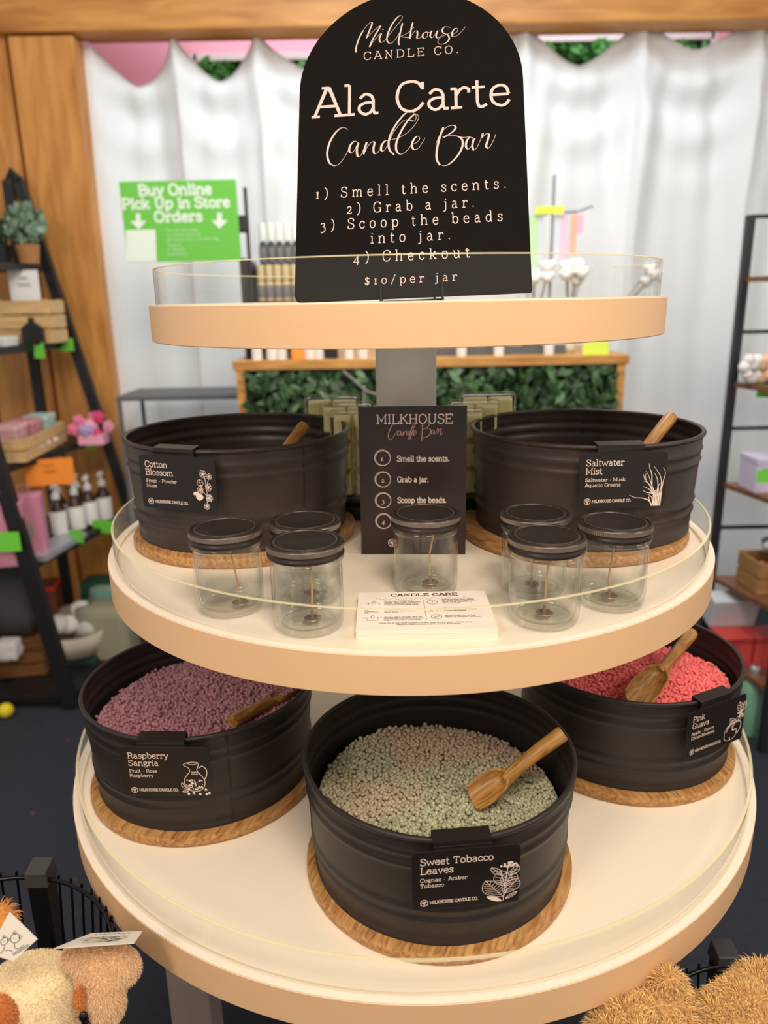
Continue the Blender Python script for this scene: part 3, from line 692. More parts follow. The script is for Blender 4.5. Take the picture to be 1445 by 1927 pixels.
# ------------------------------------------------------------------ glass jars with black lids and wicks
glassm = clear('jar_glass', (.985, .99, .98), glass=.0, pw_=2.6, edge=.7)
lidm = mat('lid_black', (62, 55, 51), .38, metal=.6, spec=.5, noise=.12, nscale=200)
lidr = mat('lid_rim', (160, 142, 128), .35, metal=.85)
wickm = mat('wick_cotton', (214, 170, 112), .8, bump=.4, bscale=900)
tinm = mat('wick_tin', (150, 128, 112), .35, metal=.5)
def make_jar():
    t = thing('glass_jar', 'jar', 'jar', group='small empty candle jars with black lids')
    out = [(0, .0022), (.020, .0018), (.030, .0004), (.0345, .0004), (.0378, .003), (.0396, .009), (.0400, .02), (.0399, .040), (.0400, .066), (.0394, .0725), (.0385, .0755), (.0388, .0785), (.0412, .0805), (.0420, .0822), (.0412, .0838), (.0386, .085), (.0380, .087), (.0380, .096)]
    inn = [(.0358, .096), (.0358, .078), (.0362, .070), (.0372, .060), (.0373, .02), (.0364, .0115), (.033, .0075), (.024, .0062), (.012, .0068), (0, .0072)]
    MB().lathe(out+inn, 64).build('jar_glass', glassm, t, smooth=True)
    # embossed marks in the base
    MB().lathe([(.0285, .0068), (.0293, .0078), (.0301, .0068)], 48).build('base_ring', clear('jar_emboss', (.9, .91, .9)), t, smooth=True)
    L = [(0, .1000), (.0335, .1000), (.0345, .1008), (.0360, .1008), (.0366, .1004), (.0372, .0992), (.0380, .0992), (.0392, .1010), (.0408, .1010), (.0420, .1000), (.0424, .0985)]
    lid = MB().lathe(L, 120)
    lid.lathe([(.0422, .0938), (.0417, .0930), (.0417, .0905), (.0426, .0893), (.0426, .0862), (.0412, .0850), (.0404, .0852)], 96)
    ob = lid.build('lid', lidm, t, auto=50)
    n = 110; kn = MB(); vs = []
    for i in range(2*n):
        a = PI*i/n; r = .0427 if i % 2 else .0421
        vs += [(r*math.cos(a), r*math.sin(a), .0985), (r*math.cos(a), r*math.sin(a), .0938)]
    kn.add(vs, [(2*i, 2*i+1, (2*i+3) % (4*n), (2*i+2) % (4*n)) for i in range(2*n)]).build('knurled_band', lidr, ob)
    MB().lathe([(.0341, .1009), (.0346, .1013), (.0351, .1009)], 96).build('lid_ring', lidr, ob, smooth=True)
    MB().lathe([(.0424, .0992), (.0428, .0988), (.0424, .0984)], 96).build('lid_ring', lidr, ob, smooth=True)
    return t
def add_wick(t, bx, by, pts):
    w = MB().tube([(bx+p[0], by+p[1], p[2]) for p in pts], .0011, 7).build('wick', wickm, t, smooth=True)
    MB().lathe([(0, .0088), (.0095, .0084), (.0100, .0078), (.0, .0078)], 28, c=(bx, by, 0)).tube([(bx, by, .0085), (bx, by, .0125), (bx, by, .0165)], [.0022, .0018, .0016], 10).build('wick_clip', tinm, t, auto=40)
straight = [(0, 0, .012), (.0, 0, .05), (0, 0, .082)]
jars = [((-.1860, .8310), 10, (.012, -.003), [(-.0005, 0, .028), (-.006, .002, .06), (-.009, .002, .085)], 'glass jar with black lid, leftmost of the three jars on the left'),
        ((-.0950, .8560), 40, (.004, -.002), straight, 'glass jar with black lid, behind the other two jars on the left'),
        ((-.0870, .7760), 80, (.004, .002), [(0, 0, .012), (.0012, 0, .05), (-.001, 0, .084)], 'glass jar with black lid, front jar of the left three, beside the white cards'),
        ((.0510, .8780), 130, (.006, .004), [(0, 0, .012), (-.0005, 0, .02), (-.0008, .001, .045), (.0035, 0, .07), (.004, 0, .086)], 'glass jar with black lid standing alone in front of the menu card'),
        ((.1845, .8700), 200, (-.002, .0), [(0, 0, .012), (0, 0, .03), (-.003, 0, .055), (-.001, 0, .06), (-.005, 0, .085)], 'glass jar with black lid, rearmost of the three jars on the right'),
        ((.1790, .7810), 260, (.001, .0), [(0, 0, .012), (.001, 0, .05), (.003, 0, .084)], 'glass jar with black lid, front jar of the right three, beside the white cards'),
        ((.2685, .8270), 300, (-.001, .001), [(0, 0, .012), (-.002, 0, .03), (0, 0, .05), (.003, 0, .085)], 'glass jar with black lid, rightmost jar under the Saltwater Mist label')]
proto = make_jar()
first = list(proto.children)
for i, ((jx, jy), rz, wb_, wp, lb) in enumerate(jars):
    if i == 0: o = proto
    else:
        o = proto.copy(); COL.objects.link(o)
        for ch in first: copy_tree(ch, o)
    o.location = (jx, jy, SM_); o['label'] = lb
    add_wick(o, wb_[0], wb_[1], wp)

# ------------------------------------------------------------------ menu card on the middle tier
mx0, my0 = .0410, 1.0115
M = frame((mx0, my0, SM_), (.1493, -.0082, 0), (0, .02, 1))
mc = thing('menu_card', 'tall black card listing the candle bar steps, upright behind the centre jar', 'card', M=M)
cardm = mat('menu_black', (44, 27, 24), .28, noise=.1, nscale=20)
MB().prism([(-.0745, .0005), (.0745, .0005), (.0745, .2125), (-.0745, .2125)], -.0025, 0).build('card_panel', cardm, mc, bevel=.0004)
MB().box((0, .09, -.03), (.05, .12, .0015), Euler((.45, 0, 0)).to_matrix()).build('strut', blackp, mc)
def Q(cx, cy): return ((cx-702)*.0001455, (1552-cy)*.000147)
k = Ink(); k.text('MILKHOUSE', *Q(722, 266), .0120, width=.105, weight=.115, align='c'); k.build('lettering', ink, mc)
k = Ink(.0007)
CB1 = [[(525, 290), (535, 270), (515, 275), (485, 330), (472, 380), (482, 415), (505, 412), (535, 370), (560, 335)],
       [(590, 335), (570, 338), (560, 365), (575, 375), (592, 340), (590, 370), (605, 372), (618, 340)], [(618, 340), (612, 375), (630, 345), (645, 340), (642, 372), (655, 368)],
       [(680, 340), (662, 345), (658, 370), (672, 372), (690, 320), (715, 262), (690, 330), (665, 415)], [(720, 262), (735, 258), (705, 330), (678, 415)], [(700, 372), (722, 355), (735, 338), (720, 335), (708, 360), (715, 380), (742, 352)],
       [(800, 262), (795, 330), (788, 428)], [(785, 300), (830, 240), (862, 262), (840, 305), (800, 320), (850, 312), (875, 335), (850, 385), (800, 405)], [(905, 330), (885, 335), (878, 360), (890, 368), (905, 335), (908, 368), (925, 350)],
       [(928, 352), (938, 316), (945, 330), (940, 366), (952, 332), (968, 318), (972, 336), (964, 368), (976, 374), (992, 345)]]
for s_ in CB1: k.line([Q(*p) for p in s_], .0009, wf=callig(.6, 1.1))
k.build('script_lettering', mat('ink_rose', (206, 158, 148), .6), mc)
for n_, tx, cy, by in (('1.', 'Smell the scents.', 592, 625), ('2.', 'Grab a jar.', 800, 826), ('3.', 'Scoop the beads.', 1006, 1028), ('4.', 'Checkout.', 1213, 1232)):
    k = Ink(); k.text(tx, *Q(552, by), .0073, weight=.16, stretch={'1.': 1.05, '2.': 1.0, '3.': 1.0, '4.': 1.0}[n_]*1.0); 
    k.text(n_, *Q(398, cy+28), .0066, weight=.10, slant=.2, stretch=.8)
    cx_, cy_ = Q(414, cy)
    k.ring(cx_, cy_, .0110, .0005); k.ring(cx_+.0004, cy_-.0002, .0103, .0006); k.ring(cx_-.0003, cy_+.0003, .0114, .0003)
    k.build('step_line', ink, mc)
k = Ink(); EMB(k, *Q(496, 1432), .0055, .0009); k.build('emblem', ink, mc)

# ------------------------------------------------------------------ stack of candle care cards
cc0 = Vector((.0440, .7870, SM_))
cct = thing('care_card_stack', 'stack of white candle care cards lying in front of the centre jar', 'card stack', (cc0.x, cc0.y, SM_), rz=-.004)
paperm = mat('paper_white', (250, 240, 226), .6)
for i in range(9):
    MB().box((random.uniform(-.0006, .0006), random.uniform(-.0006, .0006), .0007+.00134*i), (.1525, .1065, .0013)).build('card', paperm, cct)
zc = .0122
TOPM = Matrix.Translation((0, 0, zc))
def C(cx, cy):            # zoom px of the card face -> local (rows measured in perspective)
    return None
k = Ink(.0002); k.text('CANDLE CARE', .002, .0395, .0072, width=.080, weight=.17, align='c')
kt = k.build('care_title', inkd, cct); kt.location.z = zc
k = Ink(.0002)
k.line([(-.056+.112*i/60, .0315+.0022*math.sin(i*1.25)+.0012*math.sin(i*.7)) for i in range(61)], .0003)
ks = k.build('script_line', inkg, cct); ks.location.z = zc
k = Ink(.0002)
cols = [(-.046, ['Place your candle on a', 'stable, flat, heat resistant', 'surface and keep away from', 'drafts and flammable items.'], .0235), (-.046, ['Trim candle wick(s) to', '1/4" before each use for a', 'clean burn.'], -.0015), (-.046, ['Always allow enough time for', 'the candle wax to melt to the', 'edges to prevent tunneling.'], -.0225),
        (.022, ['Avoid burning your candle', 'for more than 4 hours at a', 'time. Never burn for 24', 'hours or more.'], .0265), (.022, ['Never leave a burning', 'candle unattended, always', 'extinguish flame.'], .001), (.022, ['Always keep out of the', 'reach of children and pets.'], -.0200)]
for cx_, ls, y_ in cols:
    for i, t_ in enumerate(ls): k.text(t_, cx_, y_-.0036*i, .0021, width=.00152*len(t_), weight=.17, sub=2)
k.text('When not in use, store candles in a cool, dark and dry place with the lid on.', .0, -.0380, .0021, width=.103, weight=.17, align='c', sub=2)
k.text('Use your scented candle within 4 years of purchase.', .003, -.0420, .0021, width=.070, weight=.17, align='c', sub=2)
kp = k.build('care_text', inkd, cct); kp.location.z = zc
k = Ink(.0002)
k.stroke([(.0005, .027), (.0010, -.031)], .0004)
k.line([(-.064, .019), (-.064, .014)], .0003); k.line([(-.066, .0175), (-.062, .020), (-.059, .018), (-.054, .020), (-.051, .0175), (-.052, .0145)], .0004); k.line([(-.0585, .020), (-.060, .0235), (-.058, .026), (-.0565, .0235), (-.0585, .020)], .0004)
for s_ in (1, -1): k.line([(-.0655, -.005-.0025*s_), (-.060, -.005+.0005*s_), (-.052, -.005+.003*s_)], .0005); k.ring(-.0665, -.005-.003*s_, .0018, .0005, 12)
k.stroke([(-.070, -.022), (-.065, -.022), (-.065, -.029), (-.053, -.029), (-.053, -.022), (-.048, -.022)], .0004); k.line([(-.059, -.0235), (-.0605, -.019), (-.0585, -.016), (-.057, -.019), (-.059, -.0235)], .0004)
k.ring(.0105, .020, .0058, .0005); k.stroke([(.0105, .024), (.0105, .020), (.013, .020)], .0004)
k.ring(.0165, -.0035, .0026, .0004, 14); k.line([(.005, -.001), (.009, -.005), (.004, -.007)], .0005); k.line([(.012, -.001), (.007, -.004), (.011, -.007)], .0005)
k.ring(.0125, -.0215, .0060, .0005); k.stroke([(.0085, -.026), (.0165, -.017)], .0005); k.line([(.009, -.019), (.012, -.022), (.016, -.021)], .0005)
ki = k.build('care_icons', inkd, cct); ki.location.z = zc

# ------------------------------------------------------------------ arched sign on a wire easel, top tier
yaw, lean, rot = -.099, .4728, .0284
u = Vector((math.cos(yaw), math.sin(yaw), 0)); n0 = Vector((-math.sin(yaw), math.cos(yaw), 0))
v = math.cos(lean)*Vector((0, 0, 1))+math.sin(lean)*n0
u2 = math.cos(rot)*u+math.sin(rot)*v; v2 = -math.sin(rot)*u+math.cos(rot)*v
SW, SH = .2854, .2909
MS = frame((.0378, .93, 1.4732), u2, v2)
sg = thing('arched_sign', 'black arched sign reading Ala Carte Candle Bar on the top tier', 'sign', M=MS)
r_ = .006
P = [(SW/2, SH)]+[(SW/2*math.cos(PI*i/48), SH+SW/2*math.sin(PI*i/48)) for i in range(1, 48)]+[(-SW/2, SH)]
P += [(-SW/2, r_), (-SW/2+r_*.3, r_*.3), (-SW/2+r_, 0), (SW/2-.001, 0), (SW/2, .001)]
MB().prism(P, -.0055, 0).build('sign_board', signb, sg)
sgink = mat('sign_ink', (214, 190, 180), .7)
def lt(tx, xl, xr, y, h, weight, **kw):
    k = Ink(); k.text(tx, (xl+xr)/2, y, h, width=(xr-xl), weight=weight, align='c', **kw); k.build('lettering', sgink, sg)
lt('CANDLE CO.', -.0596, .0629, .3331, .0112, .085, track=30)
lt('Ala Carte', -.1251, .1268, .2535, .0415, .092, sub=8)
lt('1) Smell the scents.', -.1189, .1171, .1372, .0135, .085, track=44)
lt('2) Grab a jar.', -.0798, .0778, .1140, .0135, .085, track=44)
lt('3) Scoop the beads', -.1128, .1112, .0933, .0135, .085, track=44)
lt('into jar.', -.0499, .0480, .0723, .0135, .085, track=44)
lt('4) Checkout', -.0707, .0705, .0474, .0135, .085, track=44)
lt('$10/per jar', -.0569, .0546, .0175, .0110, .085, track=40)
MSi = MS.inverted()
def SP(cx, cy, x0=540, y0=20, s=.32526):       # spot on the photo crop -> point on the sign face
    d = Vector(ray(x0+cx*s, y0+cy*s)); a = MSi @ Vector((0, 0, CAMZ)); b = MSi.to_3x3() @ d
    q = a-b*(a.z/b.z); return (q.x, q.y)
MK = [[(440, 118), (418, 160), (400, 215), (400, 243)], [(418, 165), (445, 110), (475, 76), (490, 70), (490, 85), (470, 135), (462, 160), (480, 140), (515, 105), (540, 90), (530, 110), (500, 160), (480, 205), (482, 212)],
      [(480, 212), (500, 180), (530, 145), (545, 135), (535, 165), (540, 185), (555, 182), (575, 165)], [(575, 165), (600, 130), (650, 70), (668, 40), (650, 32), (615, 70), (585, 130), (578, 170), (590, 190), (610, 188)],
      [(610, 188), (640, 150), (665, 95), (668, 75), (655, 130), (645, 180), (650, 200)], [(655, 152), (700, 130), (735, 98)], [(655, 152), (680, 155), (712, 158)],
      [(728, 70), (718, 110), (710, 165)], [(710, 165), (730, 130), (750, 118), (755, 135), (752, 160), (768, 160), (790, 135)], [(805, 125), (788, 135), (785, 155), (798, 162), (812, 148), (812, 130), (803, 124), (825, 128), (838, 118)],
      [(838, 118), (828, 145), (838, 158), (858, 138), (870, 118), (862, 150), (875, 160), (900, 140)], [(945, 100), (915, 95), (898, 112), (905, 132), (930, 142), (938, 165), (920, 188), (890, 197), (872, 185), (885, 160), (930, 135), (960, 128)],
      [(958, 140), (985, 122), (985, 105), (968, 108), (955, 132), (960, 152), (985, 145), (1012, 120), (1032, 95)], [(553, 108), (556, 112)]]
k = Ink()
for s_ in MK: k.line([SP(*p) for p in s_], .0019, wf=callig(.22, 1.0))
k.build('script_lettering', sgink, sg)
CBar = [[(350, 692), (338, 680), (310, 682), (275, 715), (245, 770), (233, 830), (245, 880), (275, 898), (305, 885), (335, 845), (365, 790), (385, 762)],
        [(412, 765), (392, 757), (370, 775), (360, 805), (368, 825), (388, 812), (412, 765), (404, 805), (410, 845), (428, 838), (445, 800), (462, 762)],
        [(462, 762), (450, 800), (445, 832), (465, 790), (490, 762), (506, 765), (500, 800), (505, 828), (525, 822), (550, 785)],
        [(590, 752), (568, 755), (548, 780), (545, 808), (560, 812), (585, 775), (620, 700), (680, 635), (738, 640), (745, 605), (722, 588), (690, 592), (645, 640), (605, 705), (588, 765), (595, 810), (620, 835)],
        [(600, 750), (650, 735), (700, 705), (745, 655), (762, 618), (748, 600), (725, 610), (690, 650), (655, 710), (632, 770), (635, 815), (660, 832), (695, 810), (722, 775)],
        [(722, 775), (750, 765), (768, 742), (755, 728), (735, 745), (722, 780), (735, 805), (762, 795), (785, 760), (798, 738)],
        [(905, 676), (885, 730), (868, 800), (866, 860), (885, 895)], [(862, 770), (890, 710), (930, 672), (965, 666), (975, 680), (955, 705), (905, 735), (940, 725), (985, 728), (1015, 752), (1010, 800), (975, 855), (930, 893), (895, 895), (870, 870), (862, 835)],
        [(985, 728), (1020, 735), (1060, 730)], [(1078, 738), (1056, 735), (1038, 760), (1036, 790), (1050, 802), (1072, 775), (1082, 740), (1072, 780), (1080, 808), (1100, 790), (1125, 735)],
        [(1125, 735), (1132, 712), (1130, 735), (1150, 715), (1168, 718), (1160, 755), (1152, 785), (1165, 798), (1188, 765), (1208, 716)]]
k = Ink()
for s_ in CBar: k.line([SP(*p) for p in s_], .0026, wf=callig(.2, 1.0))
k.build('script_lettering', sgink, sg)
ez = thing('wire_easel', 'small black wire easel holding the arched sign', 'easel', (.0378, .93, ST))
def el(p): return Vector(p)-Vector((.0378, .93, ST))
e = MB()
for xx in (-.037, .037):
    b = MS @ Vector((xx, -.0015, .005)); f0 = Vector((b.x, b.y-.004, ST+.0022))
    lip = MS @ Vector((xx, .016, .0035)); lip0 = MS @ Vector((xx, -.002, .0035))
    bk = MS @ Vector((xx*.8, .15, -.008)); b0 = MS @ Vector((xx, -.002, -.008))
    bot = Vector((b0.x, b0.y+.14, ST+.0022))
    e.tube([el(p) for p in (lip, lip0, b0, bk)], .0016, 8); e.tube([el(p) for p in (Vector((lip0.x, lip0.y, ST+.0022)), bot, bk)], .0016, 8)
e.tube([el(Vector((MS @ Vector((s, -.002, -.008)))+Vector((0, .0, 0)))) for s in (-.037, .037)], .0014, 8)
e.build('easel_wire', blackm, ez, smooth=True)
tg = MB().box((0, 0, .0006), (.09, .03, .001)).build('paper_slip', paperm); tg.location = (.145, .855, ST); tg.rotation_euler.z = -.05
tag(tg, 'white paper slip lying on the top tier under the sign corner', 'paper')

# ------------------------------------------------------------------ wax melt packs around the post
waxm = mat('wax_yellow', (255, 240, 176), .35, noise=.08, nscale=30)
waxm.node_tree.nodes['Principled BSDF'].inputs['Subsurface Weight'].default_value = .0
waxm.node_tree.nodes['Principled BSDF'].inputs['Subsurface Radius'].default_value = (.01, .006, .003)
pack = clear('clamshell', (.995, .995, .98), fog=.02)
packe = clear('clamshell_edge', (.95, .95, .93), fog=.5, fogcol=(225, 215, 195))
def melt(x0, x1, y, z, h, lab_, g):
    w = x1-x0; t = thing('wax_melt_pack', lab_, 'wax melts', ((x0+x1)/2, y, z), group=g)
    for i in range(2):
        for j in range(3):
            cw, ch = (w-.009)/2, (h-.012)/3; cx = -w/2+.0045+cw*(i+.5); cz = .006+ch*(j+.5); a, b, c_ = cw/2-.0006, ch/2-.0012, .0255
            MB().add([(cx-a, .0, cz-b), (cx+a, 0, cz-b), (cx+a, 0, cz+b), (cx-a, 0, cz+b), (cx-a+.004, -c_, cz-b+.004), (cx+a-.004, -c_, cz-b+.004), (cx+a-.004, -c_, cz+b-.004), (cx-a+.004, -c_, cz+b-.004)],
                     [(0, 1, 2, 3), (7, 6, 5, 4), (0, 4, 5, 1), (1, 5, 6, 2), (2, 6, 7, 3), (3, 7, 4, 0)]).build('wax_cube', waxm, t, bevel=.003)
    sh = MB().prism([(p[0], p[1]+h/2) for p in rrect(w-.006, h-.006, .006)], 0, .0275); sh.v = [(a_, -c_, b_) for a_, b_, c_ in sh.v]
    sh.build('clear_shell', pack, t, bevel=.002)
    ring = [(p[0], 0, p[1]+h/2) for p in rrect(w, h, .008)]; ring.append(ring[0])
    MB().tube(ring, .0008, 6, cap=False).build('shell_flange', packe, t)
def rowm(xs, side, labs, g):
    for i, ((x0, x1), lb) in enumerate(zip(xs, labs)): melt(x0, x1, 1.222+.040*i, SM_+.030+.0045*i, .150+.003*i, lb, g)
rowm([(.080, .1695), (.112, .200), (.136, .232)], 1, ['pack of yellow wax melts just right of the menu card, front of its row', 'pack of yellow wax melts right of the post, middle of its row', 'pack of yellow wax melts right of the post, rearmost of its row'], 'wax melt packs right of the post')
rowm([(-.086, -.012), (-.106, -.014), (-.134, -.040)], -1, ['pack of yellow wax melts just left of the menu card, front of its row', 'pack of yellow wax melts left of the post, middle of its row', 'pack of yellow wax melts left of the post, rearmost of its row'], 'wax melt packs left of the post')
for (xa, xb, lb) in ((.078, .172, 'black display riser under the wax melts right of the menu card'), (-.088, -.009, 'black display riser under the wax melts left of the menu card')):
    t = thing('display_riser', lb, 'riser', ((xa+xb)/2, 1.192, SM_)); w = xb-xa
    r_m = mat('riser_black', (10, 10, 11), .4)
    MB().box((0, .07, .0115), (w, .155, .021)).build('riser_base', r_m, t, bevel=.001)
    for i in range(3): MB().box((0, .030+.04*i, .0255+.0025*i), (w*.98, .036, .006+.005*i)).build('riser_step', r_m, t)

# ================================================================== background: counter with hedge front
oakm = wood('oak_counter', (178, 120, 54), (222, 166, 92), 6, 0, 8, .45)
CX0, CX1, CY0, CY1, CZ = -.500, .840, 2.60, 3.15, 1.275
ct = thing('hedge_counter', 'wooden counter with a leafy green hedge front behind the display stand', 'counter', ((CX0+CX1)/2, CY0, 0))
w = CX1-CX0
MB().box((0, .275, CZ-.016), (w+.02, .57, .032)).build('counter_top', oakm, ct, bevel=.003)
for sx in (-1, 1):
    for yy in (.012, .54): MB().box((sx*(w/2-.014), yy, (CZ-.032)/2), (.028, .035, CZ-.032)).build('corner_post', oakm, ct)
MB().box((0, .03, (CZ-.032)/2), (w-.05, .01, CZ-.04)).build('hedge_backing', mat('hedge_back', (22, 34, 20), .95), ct)
leaves('hedge_leaf', -w/2+.03, w/2-.03, -.035, .025, .55, CZ-.045, 5200, .05, leafd, ct, 9)
MB().tube([(-.30, -.045, 1.24), (-.22, -.055, 1.17), (-.12, -.05, 1.14)], .004, 6).tube([(-.23, -.05, 1.19), (-.235, -.05, 1.06)], .004, 6).build('hedge_stem', mat('stem_grey', (150, 150, 140), .8), ct)

whitep = mat('white_plastic', (244, 244, 242), .4)
clearb = mat('grey_label', (128, 126, 126), .5)
goldl = mat('pale_gold', (226, 198, 146), .45)
amber = mat('amber', (120, 70, 30), .25)
def bottle(p, r, h, cap, body, lab_, group, cat='bottle', name='bottle', capf=.35, band=None, capr=.62):
    t = thing(name, lab_, cat, p, group=group); b = h*(1-capf)
    MB().lathe([(0, 0), (r*.95, 0), (r, .004), (r, b*.88), (r*.55, b*.98), (r*.5, b), (0, b)], 20).build('bottle_body', body, t, auto=50)
    MB().lathe([(0, b), (r*capr, b), (r*capr, h-.003), (r*(capr-.07), h), (0, h)], 18).build('cap', cap, t, auto=50)
    if band: MB().lathe([(r+.0005, b*.15), (r+.001, b*.17), (r+.001, b*.75), (r+.0005, b*.77)], 20).build('wrap_label', band, t, auto=50)
    return t
ORD = ['first from the green poster', 'second from the green poster', 'third from the green poster', 'fourth from the green poster', 'fifth from the green poster', 'sixth from the green poster', 'last before the black sign']
ORD2 = ['first', 'second', 'third', 'fourth', 'fifth', 'sixth', 'seventh', 'eighth', 'ninth', 'tenth', 'eleventh']
# three-step bottle rack, left on the counter
rk = thing('bottle_rack', 'black stepped bottle rack on the counter behind the sign, left', 'rack', (-.325, 2.72, CZ))
bkm = mat('rack_black', (40, 40, 44), .5)
for j, (yy, zz) in enumerate(((0, .055), (.10, .19), (.20, .315))):
    MB().box((0, yy, zz), (.29, .095, .012)).build('rack_shelf', bkm, rk)
    MB().box((0, yy+.045, zz/2), (.29, .006, zz)).build('rack_riser', mat('rack_back', (170, 165, 158), .7) if j < 2 else bkm, rk)
for sx in (-1, 1): MB().box((sx*.148, .10, .17), (.008, .30, .34)).build('rack_side', bkm, rk)
for j, (yy, zz, hh, cp, bd, bn, g, lb) in enumerate(((0, .061, .115, whitep, goldl, None, 'pale gold bottles on the lowest rack step', 'gold bottle on the lowest rack step'),
                                       (.10, .196, .125, mat('straw_cap', (222, 200, 150), .5), goldl, clearb, 'straw-capped bottles on the middle rack step', 'straw-capped bottle on the middle rack step'),
                                       (.20, .321, .150, whitep, mat('dark_bottle', (44, 44, 50), .35), clearb, 'dark bottles on the top rack step', 'dark white-capped bottle on the top rack step'))):
    for i in range(7):
        bottle((-.325-.105+.0305*i, 2.72+yy, CZ+zz), .0142, hh, cp, bd, lb+', '+ORD[i], g, capf=.42, band=bn, capr=.97)
# small white jars on the counter front edge
k_ = 0
for px_, h_, col, cl in ((484, .07, 'w', 0), (512, .065, 'w', 0), (531, .065, 'w', 0), (583, .06, 'w', 0), (600, .06, 'w', 0), (627, .07, 'b', 0), (656, .07, 'w', 0), (683, .07, 'w', 0), (868, .06, 'w', 0), (938, .06, 'w', 0), (1032, .06, 'w', 0)):
    p = at(px_, 676, 2.64); p.z = CZ
    bottle((p.x, p.y, CZ), .018, h_, blackp, whitep if col == 'w' else mat('dark_bottle', (44, 44, 50), .35), '%s small white jar from the left on the front edge of the hedge counter' % ORD2[min(k_, 10)] if col == 'w' else 'small dark jar between white jars on the hedge counter', 'small white jars along the counter edge' if col == 'w' else None, 'jar', 'cosmetic_jar', .3); k_ += (col == 'w')
p = at(563, 676, 2.63)
oc = thing('orange_card', 'orange folded tag standing on the counter between the white jars', 'tag', (p.x, p.y, CZ), rz=.3)
MB().box((0, 0, .026), (.05, .002, .05), Euler((-.2, 0, 0)).to_matrix()).box((0, .014, .024), (.05, .002, .05), Euler((.35, 0, 0)).to_matrix()).build('folded_sheet', mat('orange_paper', (255, 150, 50), .7), oc)
trm = mat('tray_grey', (96, 100, 104), .5)
tw = thing('grey_tray', 'grey tray of dark packs on the counter right of the stand post', 'tray', (.42, 2.76, CZ))
MB().box((0, 0, .006), (.46, .16, .012)).box((0, -.08, .016), (.46, .006, .03)).build('tray_base', trm, tw)
for i in range(7): MB().box((-.19+.062*i, .0, .032), (.05, .10, .036)).build('pack', trm if i % 2 else whitep, tw, bevel=.003)
yl = MB().box((0, 0, .022), (.09, .002, .044), Euler((-.15, 0, 0)).to_matrix()).build('yellow_tag', mat('lime_yellow', (226, 244, 90), .7)); pp = at(1118, 672, 2.615); yl.location = (pp.x, pp.y-.01, CZ)
tag(yl, 'lime yellow tag at the right end of the counter edge', 'tag')

# jewellery-style hanging stand with ribbons, right on the counter
sx_, sy_ = at(1036, 500, 2.80).x, 2.80
hs = thing('ribbon_stand', 'grey metal stand on the counter with a crossbar of hanging ribbons', 'stand', (sx_, sy_, CZ))
gm = mat('stand_grey', (150, 156, 166), .35, metal=.5)
zt_ = at(1036, 330, 2.8).z-CZ; zb_ = at(1036, 400, 2.8).z-CZ
MB().tube([(0, 0, .01), (0, 0, zt_)], .006, 8).build('upright', gm, hs)
xl, xr = at(1000, 408, 2.8).x-sx_, at(1115, 390, 2.8).x-sx_
MB().tube([(xl-.15, 0, zb_-.03), (xl, 0, zb_-.012), (0, 0, zb_), (xr*.6, 0, zb_+.002), (xr, 0, zb_+.02)], .005, 8).build('crossbar', gm, hs)
MB().lathe([(0, 0), (.035, 0), (.035, .008), (0, .012)], 32).build('stand_base', gm, hs)
for px_, wd, y1, rgb in ((1004, 18, 510, (196, 232, 180)), (1062, 12, 490, (234, 202, 228)), (1080, 12, 478, (250, 186, 160)), (1092, 12, 440, (255, 190, 216)), (1018, 8, 500, (214, 220, 230)), (1050, 9, 500, (220, 226, 236))):
    a = at(px_, 404, 2.79); b = at(px_, y1, 2.79); ww = wd*.0019
    MB().box((a.x-sx_, -.012, (a.z+b.z)/2-CZ), (ww, .002, a.z-b.z)).build('ribbon', mat('ribbon_%d' % px_, rgb, .6), hs)
a = at(1035, 395, 2.77)
MB().box((a.x-sx_, -.022, a.z-CZ), (.10, .003, .026)).build('name_tag', mat('lime_yellow', (226, 244, 90), .7), hs)
# cotton stems in vases
cotm = mat('cotton_white', (252, 252, 250), .9)
for px_, py_, Y_, lb, n_ in ((1075, 515, 2.72, 'vase of white cotton bolls right of the arched sign', 9), (1008, 520, 2.74, 'smaller vase of white cotton bolls close to the right edge of the sign', 6), (1228, 520, 2.76, 'white cotton boll on a brown stem in a slim vase beside the acrylic edge', 3)):
    p = at(px_, py_, Y_); t = thing('cotton_vase', lb, 'vase', (min(p.x, .80), Y_, CZ)); r = np.random.default_rng(int(px_)); zc_ = p.z-CZ
    dx = p.x-min(p.x, .80)
    MB().lathe([(0, 0), (.022, 0), (.028, .02), (.024, .07), (.014, .10), (.016, .115), (.013, .115), (.011, .10), (.02, .07), (.0, .01)], 24).build('vase', mat('vase_cream', (236, 230, 218), .3), t, smooth=True)
    st = MB()
    for i in range(n_):
        q = Vector((dx+r.uniform(-.05, .05)*(1 if n_ > 4 else .3), r.uniform(-.03, .03), zc_+r.uniform(-.03, .045)))
        st.tube([(0, 0, .08), q*.6+Vector((0, 0, .03)), q], .0018, 5)
        MB().ball(q, .021, (1, 1, .9)).ball(q+Vector((.012, -.004, .008)), .014).ball(q+Vector((-.012, -.004, .006)), .014).build('cotton_boll', cotm, t, smooth=True)
    st.build('stem', mat('stem_brown', (130, 96, 70), .8), t)

